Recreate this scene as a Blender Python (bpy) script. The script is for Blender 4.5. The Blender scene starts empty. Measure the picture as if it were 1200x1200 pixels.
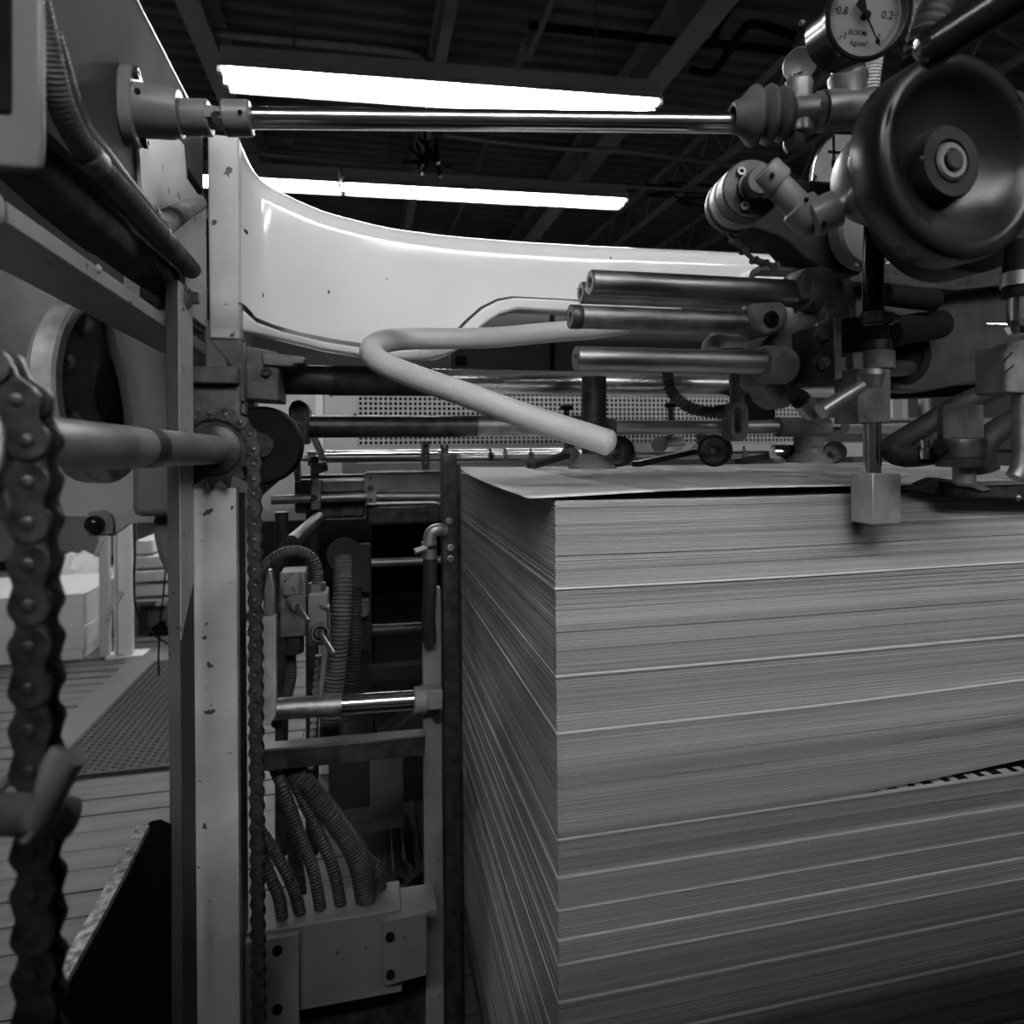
import bpy, bmesh, math, random
from mathutils import Vector, Matrix, noise
random.seed(7)
C = bpy.context.scene.collection
PI = math.pi
V = Vector
# ---------------------------------------------------------------- camera, world, exposure
CAM = V((0.0, 0.0, 1.0))
FPX, PX0, PY0 = 770.0, 600.0, 520.0          # focal length and principal point of a 1200 x 1200 frame
TH, ROLL = math.radians(12.52), 0.008
R0 = V((math.cos(TH), -math.sin(TH), 0)); FW = V((math.sin(TH), math.cos(TH), 0))
RC = (R0 - V((0, 0, ROLL))).normalized(); UC = RC.cross(FW).normalized()
cd = bpy.data.cameras.new('camera'); cam = bpy.data.objects.new('camera', cd); C.objects.link(cam)
cam.matrix_world = Matrix(((RC.x, UC.x, -FW.x, CAM.x), (RC.y, UC.y, -FW.y, CAM.y), (RC.z, UC.z, -FW.z, CAM.z), (0, 0, 0, 1)))
cd.sensor_width = 36; cd.lens = 36 * FPX / 1200; cd.shift_y = -(600 - PY0) / 1200; cd.clip_start = 0.02
cd.dof.use_dof = True; cd.dof.focus_distance = 0.80; cd.dof.aperture_fstop = 6.5
bpy.context.scene.camera = cam
sc = bpy.context.scene
sc.view_settings.view_transform = 'Standard'; sc.view_settings.look = 'None'
sc.view_settings.exposure = 0.0; sc.view_settings.gamma = 1.0; sc.view_settings.use_curve_mapping = False
w = bpy.data.worlds.new('world'); sc.world = w; w.use_nodes = True
w.node_tree.nodes['Background'].inputs[0].default_value = (0.03, 0.03, 0.03, 1)
TUBE_GLOW = 52.0

def at(px, py, d):                            # survey: frame position + distance along the view axis -> world point
    return CAM + FW * d + RC * ((px - PX0) / FPX * d) + UC * ((PY0 - py) / FPX * d)
def ray(px, py): return FW + RC * ((px - PX0) / FPX) + UC * ((PY0 - py) / FPX)
def on_x(px, py, x): r = ray(px, py); return CAM + r * (x / r.x)
def on_y(px, py, y): r = ray(px, py); return CAM + r * (y / r.y)
def on_z(px, py, z): r = ray(px, py); return CAM + r * ((z - CAM.z) / r.z)
def run_x(p, px):                             # from p along +X until the given column
    k = (px - PX0) / FPX; q = p - CAM
    t = (k * q.dot(FW) - q.dot(RC)) / (RC.x - k * FW.x)
    return p + V((t, 0, 0))
X, Y, Z = V((1, 0, 0)), V((0, 1, 0)), V((0, 0, 1))

# ---------------------------------------------------------------- materials
MATS = {}
def mat(name, a, b=None, rough=.5, rough2=None, metal=0.0, scale=40, bump=0.0, bscale=None, chips=0.0, chipcol=.03, stretch=(1, 1, 1), coat=0.0, weave=0.0, detail=6, spec=.32):
    m = bpy.data.materials.new(name); m.use_nodes = True; nt = m.node_tree; N = nt.nodes; L = nt.links
    p = N['Principled BSDF']; tc = N.new('ShaderNodeTexCoord'); mp = N.new('ShaderNodeMapping')
    L.new(tc.outputs['Object'], mp.inputs[0]); mp.inputs['Scale'].default_value = stretch
    n = N.new('ShaderNodeTexNoise'); n.inputs['Scale'].default_value = scale; n.inputs['Detail'].default_value = detail
    L.new(mp.outputs[0], n.inputs['Vector'])
    b = a if b is None else b
    r = N.new('ShaderNodeValToRGB'); r.color_ramp.elements[0].position = .35; r.color_ramp.elements[1].position = .68
    r.color_ramp.elements[0].color = (a, a, a, 1); r.color_ramp.elements[1].color = (b, b, b, 1)
    L.new(n.outputs[0], r.inputs[0]); col = r.outputs[0]
    if chips > 0:
        n2 = N.new('ShaderNodeTexNoise'); n2.inputs['Scale'].default_value = 55; n2.inputs['Detail'].default_value = 3
        L.new(tc.outputs['Object'], n2.inputs['Vector'])
        r2 = N.new('ShaderNodeValToRGB'); r2.color_ramp.elements[0].position = .74 - chips; r2.color_ramp.elements[1].position = .755 - chips
        L.new(n2.outputs[0], r2.inputs[0])
        mx = N.new('ShaderNodeMixRGB'); L.new(r2.outputs[0], mx.inputs[0]); L.new(col, mx.inputs[1]); mx.inputs[2].default_value = (chipcol,) * 3 + (1,)
        col = mx.outputs[0]
    L.new(col, p.inputs['Base Color'])
    mr = N.new('ShaderNodeMapRange'); L.new(n.outputs[0], mr.inputs[0])
    mr.inputs[1].default_value = .3; mr.inputs[2].default_value = .7; mr.inputs[3].default_value = rough; mr.inputs[4].default_value = rough if rough2 is None else rough2
    L.new(mr.outputs[0], p.inputs['Roughness'])
    p.inputs['Metallic'].default_value = metal
    if coat: p.inputs['Coat Weight'].default_value = coat; p.inputs['Coat Roughness'].default_value = .08
    if spec is not None: p.inputs['Specular IOR Level'].default_value = spec
    if bump > 0:
        nb = N.new('ShaderNodeTexNoise'); nb.inputs['Scale'].default_value = bscale or scale * 4; nb.inputs['Detail'].default_value = 4
        L.new(mp.outputs[0], nb.inputs['Vector'])
        bp = N.new('ShaderNodeBump'); bp.inputs['Strength'].default_value = bump; bp.inputs['Distance'].default_value = .002
        L.new(nb.outputs[0], bp.inputs['Height']); L.new(bp.outputs[0], p.inputs['Normal'])
    if weave > 0:
        hs = []
        for sgn in (1, -1):
            m2 = N.new('ShaderNodeMapping'); L.new(tc.outputs['UV'], m2.inputs[0]); m2.inputs['Rotation'].default_value = (0, 0, sgn * .75)
            wv = N.new('ShaderNodeTexWave'); wv.inputs['Scale'].default_value = weave; L.new(m2.outputs[0], wv.inputs[0]); hs.append(wv)
        mm = N.new('ShaderNodeMath'); mm.operation = 'MULTIPLY'; L.new(hs[0].outputs['Fac'], mm.inputs[0]); L.new(hs[1].outputs['Fac'], mm.inputs[1])
        bp = N.new('ShaderNodeBump'); bp.inputs['Strength'].default_value = .4; bp.inputs['Distance'].default_value = .001
        L.new(mm.outputs[0], bp.inputs['Height']); L.new(bp.outputs[0], p.inputs['Normal'])
        mx = N.new('ShaderNodeMixRGB'); mx.blend_type = 'MULTIPLY'; mx.inputs[0].default_value = .22
        L.new(col, mx.inputs[1]); L.new(mm.outputs[0], mx.inputs[2]); L.new(mx.outputs[0], p.inputs['Base Color'])
    MATS[name] = m; return m
def glow(name, s):
    m = bpy.data.materials.new(name); m.use_nodes = True; p = m.node_tree.nodes['Principled BSDF']
    p.inputs['Base Color'].default_value = (.8, .8, .8, 1); p.inputs['Emission Color'].default_value = (1, 1, 1, 1); p.inputs['Emission Strength'].default_value = s
    return m

white_paint = mat('white gloss paint', .66, .69, .09, .13, scale=9, spec=.5, chips=.02, chipcol=.05, bump=.05, bscale=160, coat=.3)
post_paint = mat('pale worn paint', .42, .54, .38, .55, scale=16, chips=.07, chipcol=.06, bump=.12, bscale=220)
frame_paint = mat('grey machine paint', .11, .16, .32, .45, scale=16, chips=.03, chipcol=.03, bump=.1, bscale=190)
plate_paint = mat('dark frame paint', .06, .085, .7, .85, scale=12, chips=.02, chipcol=.02, bump=.06, bscale=150, spec=.12)
cast_paint = mat('dirty cast paint', .07, .15, .45, .65, scale=45, chips=.08, chipcol=.015, bump=.45, bscale=260, spec=.3)
cover_paint = mat('smooth grey cover paint', .10, .12, .4, .5, scale=6)
panel_paint = mat('pale panel paint', .40, .45, .45, .5, scale=6)
steel = mat('ground steel', .22, .36, .36, .5, metal=1, scale=30, stretch=(.5, 1, 1), bump=.05, bscale=300)
rim_metal = mat('worn bare rim', .30, .62, .35, .55, metal=.5, scale=26, bump=.2, bscale=120)
disc_paint = mat('worn disc paint', .13, .20, .4, .5, scale=30, chips=.06, chipcol=.06, bump=.15, bscale=120)
bright_steel = mat('bright ground steel', .45, .6, .2, .34, metal=1, scale=24, stretch=(.3, 1, 1), bump=.04, bscale=300)
steel_dull = mat('dull steel', .18, .32, .42, .58, metal=1, scale=60, bump=.15, bscale=350)
block_steel = mat('milled steel', .50, .62, .42, .5, metal=.7, scale=80, bump=.08, bscale=500)
chrome = mat('chrome', .70, .78, .10, .2, metal=1, scale=30)
dark_steel = mat('oily dark steel', .03, .075, .34, .5, metal=.6, scale=50, bump=.15, bscale=300)
chain_steel = mat('oily chain steel', .05, .12, .32, .48, metal=.75, scale=90, bump=.12, bscale=400)
black = mat('matt black', .005, .010, .65, .75, scale=40, spec=.06)
black_gloss = mat('gloss black', .006, .010, .16, .22, scale=40)
wheel_black = mat('black enamel', .008, .012, .26, .34, scale=30, spec=.28)
rubber = mat('rubber', .012, .02, .55, .7, scale=60, spec=.25)
hose_grey = mat('grey ribbed hose', .06, .09, .42, .55, scale=50)
hose_dark = mat('dark ribbed hose', .02, .035, .5, .65, scale=60, bump=.1, spec=.3)
conduit_dark = mat('dusty dark conduit', .03, .05, .5, .7, scale=60, bump=.15, spec=.3)
braided = mat('braided clear hose', .52, .60, .32, .4, scale=20, weave=115)
galv = mat('dull galvanised steel', .20, .28, .4, .55, metal=.8, scale=30)
dust_paint = mat('dusty pale paint', .22, .38, .55, .75, scale=40, chips=.06, chipcol=.04, bump=.25, bscale=200)
box_paint = mat('grey box paint', .12, .165, .45, .55, scale=14, chips=.04, chipcol=.03, bump=.08, bscale=150)
rust_edge = mat('worn bare edge', .10, .60, .35, .5, metal=.5, scale=120, bump=.3, bscale=300)
wood = mat('worn plank wood', .07, .13, .45, .65, scale=22, stretch=(.18, 1.5, 1), bump=.2, bscale=60)
mat_rubber = mat('black mat rubber', .025, .035, .5, .65, scale=30)
mat_border = mat('pale mat border', .11, .15, .6, .7, scale=90, bump=.2)
wall_paint = mat('grey wall paint', .17, .20, .6, scale=3)
deck_metal = mat('dark painted roof deck', .085, .12, .5, .6, scale=4)
joist_paint = mat('grey joist paint', .19, .25, .5, scale=6)
fixture_white = mat('white enamel reflector', .75, .8, .35, scale=4)
white_matt = mat('white matt paint', .62, .68, .5, scale=5)
card = mat('pale board', .50, .60, .7, scale=30, stretch=(1, 1, 12))
dial_white = mat('dial face', .55, .58, .5, scale=20)
ink = mat('black ink', .012, .012, .6, scale=20)
tubeglow = glow('fluorescent glow', TUBE_GLOW)
glass = bpy.data.materials.new('gauge glass'); glass.use_nodes = True
_p = glass.node_tree.nodes['Principled BSDF']; _p.inputs['Transmission Weight'].default_value = 1; _p.inputs['Roughness'].default_value = .02; _p.inputs['IOR'].default_value = 1.1

# ---------------------------------------------------------------- mesh builder
def basis(axis, up=None):
    a = axis.normalized(); up = up or (V((0, 0, 1)) if abs(a.z) < .9 else V((0, 1, 0)))
    s = up.cross(a).normalized(); t = a.cross(s).normalized(); return a, s, t
def spline(pts, step):
    P = [V(p) for p in pts]
    if len(P) == 2: n = max(1, int((P[1] - P[0]).length / step)); return [P[0].lerp(P[1], i / n) for i in range(n + 1)]
    Q = [P[0] * 2 - P[1]] + P + [P[-1] * 2 - P[-2]]; out = []
    for i in range(1, len(Q) - 2):
        p0, p1, p2, p3 = Q[i - 1:i + 3]; n = max(2, int((p2 - p1).length / step))
        for k in range(n):
            t = k / n
            out.append(.5 * ((2 * p1) + (p2 - p0) * t + (2 * p0 - 5 * p1 + 4 * p2 - p3) * t * t + (3 * p1 - p0 - 3 * p2 + p3) * t ** 3))
    out.append(P[-1]); return out
class B:
    def __init__(s): s.bm = bmesh.new(); s.uv = s.bm.loops.layers.uv.new('UVMap')
    def verts(s, ps): return [s.bm.verts.new(p) for p in ps]
    def face(s, vs):
        try: return s.bm.faces.new(vs)
        except ValueError: return None
    def hexa(s, p):                           # 8 corners: bottom ring 0-3, top ring 4-7
        v = s.verts(p)
        for f in ((3, 2, 1, 0), (4, 5, 6, 7), (0, 1, 5, 4), (1, 2, 6, 5), (2, 3, 7, 6), (3, 0, 4, 7)): s.face([v[i] for i in f])
        return s
    def box(s, lo, hi):
        x0, y0, z0 = [min(a, b) for a, b in zip(lo, hi)]; x1, y1, z1 = [max(a, b) for a, b in zip(lo, hi)]
        return s.hexa([(x0, y0, z0), (x1, y0, z0), (x1, y1, z0), (x0, y1, z0), (x0, y0, z1), (x1, y0, z1), (x1, y1, z1), (x0, y1, z1)])
    def bar(s, p0, p1, w, h, up=None):        # rectangular bar, w sideways, h along up
        p0, p1 = V(p0), V(p1); a, sd, t = basis(p1 - p0, up); w /= 2; h /= 2
        return s.hexa([p + sd * i * w + t * j * h for p in (p0, p1) for i, j in ((-1, -1), (1, -1), (1, 1), (-1, 1))])
    def prism(s, pts, vec):
        pts = [V(p) for p in pts]; vec = V(vec); n = len(pts)
        a = s.verts(pts); b = s.verts([p + vec for p in pts])
        s.face(a); s.face(b[::-1])
        for i in range(n): s.face([a[i], b[i], b[(i + 1) % n], a[(i + 1) % n]])
        return s
    def lathe(s, o, axis, prof, seg=28, caps=True, up=None, uvs=True):
        o = V(o); a, sd, t = basis(V(axis), up); rings = []
        for (z, r) in prof:
            rings.append(s.verts([o + a * z + (sd * math.cos(2 * PI * k / seg) + t * math.sin(2 * PI * k / seg)) * max(r, 1e-5) for k in range(seg)]))
        for i in range(len(rings) - 1):
            for k in range(seg): s.face([rings[i][k], rings[i][(k + 1) % seg], rings[i + 1][(k + 1) % seg], rings[i + 1][k]])
        if caps:
            s.face(rings[0][::-1]); s.face(rings[-1])
        return s
    def cyl(s, p0, p1, r, r1=None, seg=24):
        p0, p1 = V(p0), V(p1); L = (p1 - p0).length
        return s.lathe(p0, p1 - p0, [(0, r), (L, r if r1 is None else r1)], seg)
    def sphere(s, c, r, seg=16, sq=(1, 1, 1)):
        g = bmesh.ops.create_uvsphere(s.bm, u_segments=seg, v_segments=max(6, seg // 2), radius=r, matrix=Matrix.Translation(V(c)) @ Matrix.Diagonal((*sq, 1)))
        return s
    def dome(s, c, axis, r, h, seg=18):
        return s.lathe(c, axis, [(h * math.sin(i * PI / 10), r * math.cos(i * PI / 10)) for i in range(6)], seg)
    def torus(s, c, axis, RR, r, seg=32, ns=8):
        a, sd, t = basis(V(axis)); c = V(c); rings = []
        for k in range(seg):
            f = 2 * PI * k / seg; d = sd * math.cos(f) + t * math.sin(f)
            rings.append(s.verts([c + d * (RR + r * math.cos(2 * PI * j / ns)) + a * r * math.sin(2 * PI * j / ns) for j in range(ns)]))
        for k in range(seg):
            for j in range(ns): s.face([rings[k][j], rings[(k + 1) % seg][j], rings[(k + 1) % seg][(j + 1) % ns], rings[k][(j + 1) % ns]])
        return s
    def hexhead(s, c, axis, r, h):
        s.lathe(c, axis, [(0, r * 1.35), (h * .25, r * 1.35)], 20)
        return s.lathe(V(c) + V(axis).normalized() * h * .25, axis, [(0, r), (h * .6, r), (h * .75, r * .8)], 6)
    def socket(s, c, axis, r, h):             # cap screw with a hexagon recess
        return s.lathe(c, axis, [(0, r), (h * .85, r), (h, r * .88), (h, r * .5), (h * .35, r * .5)], 18)
    def tube(s, pts, r, seg=12, step=.01, ribs=None, caps=True):   # ribs = (pitch, depth fraction)
        if ribs: step = ribs[0] / 4
        P = spline(pts, step); n = len(P); prev = None; rings = []; ln = 0; lens = []
        for i, p in enumerate(P):
            d = (P[min(i + 1, n - 1)] - P[max(i - 1, 0)]).normalized()
            if prev is None: a, sd, t = basis(d)
            else:
                sd = (sd - d * sd.dot(d)).normalized(); t = d.cross(sd)
            prev = d
            if i: ln += (p - P[i - 1]).length
            lens.append(ln)
            rr = r(i / (n - 1)) if callable(r) else r
            if ribs: rr *= 1 + ribs[1] * (math.cos(2 * PI * ln / ribs[0]) - .6)
            rings.append(s.verts([p + (sd * math.cos(2 * PI * k / seg) + t * math.sin(2 * PI * k / seg)) * rr for k in range(seg)]))
        R = r(0.5) if callable(r) else r
        for i in range(n - 1):
            for k in range(seg):
                f = s.face([rings[i][k], rings[i][(k + 1) % seg], rings[i + 1][(k + 1) % seg], rings[i + 1][k]])
                if f:
                    for lp, (u, v) in zip(f.loops, ((k, i), (k + 1, i), (k + 1, i + 1), (k, i + 1))):
                        lp[s.uv].uv = (u / seg * 2 * PI * R, lens[v])
        if caps: s.face(rings[0][::-1]); s.face(rings[-1])
        return s
    def mesh(s, base, smooth=36):
        bmesh.ops.recalc_face_normals(s.bm, faces=s.bm.faces)
        me = bpy.data.meshes.new('m'); bmesh.ops.translate(s.bm, verts=s.bm.verts, vec=-V(base))
        s.bm.to_mesh(me); s.bm.free()
        me.polygons.foreach_set('use_smooth', [True] * len(me.polygons)); me.set_sharp_from_angle(angle=math.radians(smooth))
        return me
def tagit(o, label=None, cat=None, group=None, kind=None):
    if label: o['label'] = label
    if cat: o['category'] = cat
    if group: o['group'] = group
    if kind: o['kind'] = kind
def obj(name, b, m, parent=None, base=None, bevel=0, label=None, kind=None, smooth=36):
    if base is None: base = V(parent['_base']) if parent is not None else V((0, 0, 0))
    me = b.mesh(base, smooth); me.name = name; me.materials.append(m)
    o = bpy.data.objects.new(name, me); C.objects.link(o)
    if parent is not None: o.parent = parent; o['_base'] = list(base)
    else: o.location = base
    if bevel:
        md = o.modifiers.new('bevel', 'BEVEL'); md.width = bevel; md.segments = 2; md.limit_method = 'ANGLE'; md.angle_limit = math.radians(40)
    if label: o['label'] = label
    if kind: o['kind'] = kind
    return o
def thing(name, label, cat, base, group=None):
    o = bpy.data.objects.new(name, None); C.objects.link(o); o.location = V(base); o.empty_display_size = .02
    o['_base'] = list(V(base)); tagit(o, label, cat, group); return o
def single(name, label, cat, b, m, base, group=None, bevel=0, smooth=36):
    o = obj(name, b, m, None, V(base), bevel, None, None, smooth); tagit(o, label, cat, group); return o
def struct(name, b, m, bevel=0):
    o = obj(name, b, m, None, V((0, 0, 0)), bevel); o['kind'] = 'structure'; o['_base'] = [0, 0, 0]; return o
def dup(o, parent=None, loc=None):
    c = o.copy(); C.objects.link(c)
    if parent is not None: c.parent = parent
    if loc is not None: c.location = loc
    return c
def dup_tree(root, loc, rot=None, label=None, group=None):
    r = root.copy(); C.objects.link(r); r.location = loc
    if rot is not None: r.rotation_euler = rot
    if label: r['label'] = label
    if group: r['group'] = group
    for ch in list(root.children):
        c = dup(ch, r)
        for g in list(ch.children): dup(g, c)
    return r
# ---------------------------------------------------------------- the room
WX0, WX1, WY0, WY1, CZ = -5.0, 7.5, -4.5, 11.0, 3.75
struct('wall_left', B().box((WX0 - .1, WY0, 0), (WX0, WY1, CZ)), wall_paint)
struct('wall_right', B().box((WX1, WY0, 0), (WX1 + .1, WY1, CZ)), wall_paint)
struct('wall_back', B().box((WX0, WY1, 0), (WX1, WY1 + .1, CZ)), wall_paint)
struct('wall_front', B().box((WX0, WY0 - .1, 0), (WX1, WY0, CZ)), wall_paint)
floor = struct('floor', B().box((WX0, WY0, -.1), (WX1, WY1, -.022)), cover_paint)
# planks of the wooden platform, laid along X
rows = int((4.3 - .55) / .085)
pm = []
for k in range(4):
    b = B().box((0, 0, -.021), (3.6, .080, 0)); me = b.mesh(V((0, 0, 0))); me.name = 'plank'; me.materials.append(wood); pm.append(me)
for i in range(rows):
    o = bpy.data.objects.new('plank', pm[i % 4]); C.objects.link(o); o.parent = floor
    o.location = (-3.6 + random.uniform(-.3, .0), .55 + i * .085, random.uniform(-.002, .002)); o.rotation_euler = (random.uniform(-.01, .01), 0, 0)
    o2 = bpy.data.objects.new('plank', pm[(i + 1) % 4]); C.objects.link(o2); o2.parent = floor
    o2.location = (o.location.x + 3.603, .55 + i * .085, random.uniform(-.002, .002)); o2.rotation_euler = (random.uniform(-.01, .01), 0, 0)
# corrugated roof deck: ribs run along X
b = B(); prof = []
y = WY0
while y < WY1:
    prof += [(y, CZ), (y + .055, CZ), (y + .07, CZ + .038), (y + .135, CZ + .038)]
    y += .15
va = b.verts([(WX0, yy, zz) for yy, zz in prof]); vb = b.verts([(WX1, yy, zz) for yy, zz in prof])
for i in range(len(prof) - 1): b.face([va[i], va[i + 1], vb[i + 1], vb[i]])
ceiling = struct('ceiling', b, deck_metal)
struct('roof', B().box((WX0, WY0, CZ + .05), (WX1, WY1, CZ + .12)), deck_metal)
# joists along Y
def joist(x, z, wd, hh, m=joist_paint, name='trim_joist'):
    b = B().box((x - wd / 2, WY0 + .02, z), (x + wd / 2, WY1 - .02, z + .012)); b.box((x - .006, WY0 + .02, z + .012), (x + .006, WY1 - .02, z + hh)); b.box((x - wd / 2, WY0 + .02, z + hh), (x + wd / 2, WY1 - .02, z + hh + .012))
    return struct(name, b, m)
joist(1.93, 3.42, .17, .30, name='trim_1'); joist(-.93, 3.42, .13, .30, name='trim_2')
joist(.475, 3.40, .07, .3, name='trim_3')
def open_joist(x, z, name):                       # open-web joist: chords and zigzag rods
    b = B()
    b.box((x - .03, WY0 + .02, z), (x - .008, WY1 - .02, z + .028)); b.box((x + .008, WY0 + .02, z), (x + .03, WY1 - .02, z + .028)); b.box((x - .03, WY0 + .02, CZ - .035), (x + .03, WY1 - .02, CZ - .005))
    o = struct(name, b, joist_paint); y = 1.0; up = False
    rod = None
    while y < 9.5:
        if rod is None:
            rod = obj('web_rod', B().cyl((x, 0, z + .02), (x, .28, CZ - .03), .009, seg=8), joist_paint, o, V((0, 0, 0))); rod.location = (0, y, 0)
            rod2 = obj('web_rod', B().cyl((x, .28, CZ - .03), (x, .56, z + .02), .009, seg=8), joist_paint, o, V((0, 0, 0))); rod2.location = (0, y, 0)
        else: dup(rod, o, (0, y, 0)); dup(rod2, o, (0, y, 0))
        y += .56
    return o
open_joist(2.94, 3.36, 'trim_4'); open_joist(4.0, 3.36, 'trim_5')
# conduits under the deck
def conduit(label, pts, r, m=galv, group=None):
    return single('ceiling_conduit', label, 'conduit', B().tube(pts, r, 10, .05), m, pts[0], group)
zc = 3.44
conduit('thin grey conduit with a jog under the roof behind the upper light fixture', [V((1.02, .6, zc)), V((1.02, 3.75, zc)), V((1.02, 3.95, zc)), V((.97, 4.1, zc)), V((.97, 4.4, zc)), V((.97, 10.4, zc))], .022)
conduit('long pale conduit running crosswise over the lower light fixture', [on_z(280, 178, 3.3), on_z(480, 196, 3.3), on_z(690, 215, 3.3), on_z(850, 225, 3.3)], .014)
conduit('grey conduit sagging across the roof just below the polished shaft', [on_z(520, 158, 3.3), on_z(640, 172, 3.3), on_z(760, 180, 3.3), on_z(930, 205, 3.3)], .02)
conduit('dark crosswise pipe high above the upper light fixture', [on_z(250, 38, 3.5), on_z(390, 52, 3.5), on_z(480, 62, 3.5), on_z(500, 72, 3.5), on_z(512, 82, 3.5)], .028, galv)
conduit('black pipe with two elbows under the roof beside the wide joist', [on_z(620, 30, 3.45), on_z(760, 45, 3.45), on_z(832, 52, 3.45), on_z(838, 40, 3.45), on_z(848, 20, 3.45), on_z(885, -30, 3.45)], .024, black)
conduit('black pipe with a stepped bend close to the pressure gauge', [on_z(810, 82, 3.45), on_z(832, 86, 3.45), on_z(846, 72, 3.45), on_z(870, 36, 3.45), on_z(886, 28, 3.45), on_z(930, 42, 3.45)], .026, black)
conduit('black pipe running crosswise behind the stepped pipe', [on_z(830, 50, 3.5), on_z(880, 55, 3.5), on_z(950, 64, 3.5)], .026, black)
wb = B()
rw = random.Random(3)
wb.cyl(on_z(498, 168, 3.15), V((on_z(498, 168, 3.15).x, on_z(498, 168, 3.15).y, CZ)), .012, seg=8)
for k in range(9):
    c = on_z(498 + rw.uniform(-18, 18), 168 + rw.uniform(-8, 8), 3.2); d = on_z(500 + rw.uniform(-40, 40), 200 + rw.uniform(-14, 6), 3.0)
    wb.tube([c, (c + d) / 2 + V((rw.uniform(-.1, .1), rw.uniform(-.1, .1), -.05)), d], .012, 6, .06)
single('cable_bundle', 'tangle of dark cables hanging from the roof between the two light fixtures', 'cables', wb, black, on_z(498, 168, 3.2))
wb = B()
for k in range(9):
    c = on_z(745 + rw.uniform(0, 40), 218 + rw.uniform(-4, 12), 3.40); d = on_z(830 + rw.uniform(-40, 60), 232 + rw.uniform(-12, 14), 3.38)
    wb.tube([c, (c + d) / 2 + V((0, 0, rw.uniform(-.09, .06))), d], .010, 6, .06)
single('cable_bundle', 'loose black cables strung past the end of the lower light fixture', 'cables', wb, black, on_z(740, 222, 3.25))

# ---------------------------------------------------------------- fluorescent fixtures
def fixture(label, c, ang, half, z, joint=False):
    t = thing('fluorescent_light', label, 'light', V((c.x, c.y, z)), 'fluorescent ceiling lights')
    h = half
    obj('housing', B().box((-h, -.06, .05), (h, .06, .13)), panel_paint, t, V((0, 0, 0)))
    b = B().prism([V((-h, -.06, .052)), V((-h, .06, .052)), V((-h, .138, -.015)), V((-h, .133, -.02)), V((-h, .055, .04)), V((-h, -.055, .04)), V((-h, -.133, -.02)), V((-h, -.138, -.015))], V((2 * h, 0, 0)))
    obj('reflector', b, fixture_white, t, V((0, 0, 0)))
    for s in (-1, 1):
        obj('lamp_tube', B().lathe(V((-h + .03, s * .062, .0)), X, [(0, .012), (.01, .021), (2 * h - .07, .021), (2 * h - .06, .012)], 14), tubeglow, t, V((0, 0, 0)))
        for e in (-1, 1):
            obj('lamp_holder', B().box((e * h - .012, s * .062 - .02, -.02), (e * h + .012, s * .062 + .02, .05)), white_matt, t, V((0, 0, 0)))
    for e in (-1, 1): obj('hanger_rod', B().cyl(V((e * h * .7, 0, .128)), V((e * h * .7, 0, CZ - z - .001)), .006, seg=8), galv, t, V((0, 0, 0)))
    t.rotation_euler = (0, 0, ang); return t
def fixture_between(label, a, b, z):
    m = (a + b) / 2; d = b - a
    return fixture(label, m, math.atan2(d.y, d.x), d.length / 2, z)
fixture_between('bright twin tube ceiling light, the upper one behind the polished shaft', on_z(262, 89, 2.98), on_z(768, 126, 2.98), 2.98)
fa, fb = on_z(403, 219, 3.12), on_z(731, 237, 3.12)
fixture_between('bright ceiling light in the lower row, whole length in view above the white beam', fa, fb, 3.12)
fixture_between('bright ceiling light in the lower row, cut off by the curved beam end', fa - (fb - fa) * 1.02, fa - (fb - fa) * .012, 3.12)
rowsf = (((-.75, -1.58), 'twin tube ceiling light in the row nearest behind the viewpoint'), ((1.3, -1.95), 'twin tube ceiling light in the second row behind the viewpoint'), ((-1.1, -2.4), 'twin tube ceiling light in the third row behind the viewpoint'), ((1.3, -3.0), 'twin tube ceiling light farthest behind the viewpoint'))
for (x, y), lb_ in rowsf: fixture(lb_, V((x, y, 0)), 0, 1.22, 3.0)
# unseen screen added behind the viewpoint to shade the lower part of the pile
gt_ = thing('shade_screen', 'dark sheet metal screen added out of view behind the viewpoint to shade the lower parts', 'guard', (.8, -.25, 0))
obj('screen_sheet', B().box((-2.4, -.27, .05), (2.6, -.25, 1.41)), cover_paint, gt_)
obj('top_rail', B().box((-2.42, -.285, 1.41), (2.62, -.235, 1.45)), cover_paint, gt_, bevel=.004)
for gx in (-2.38, -.8, .9, 2.58): obj('upright', B().box((gx - .02, -.30, .003), (gx + .02, -.27, 1.41)), cover_paint, gt_)
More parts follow.
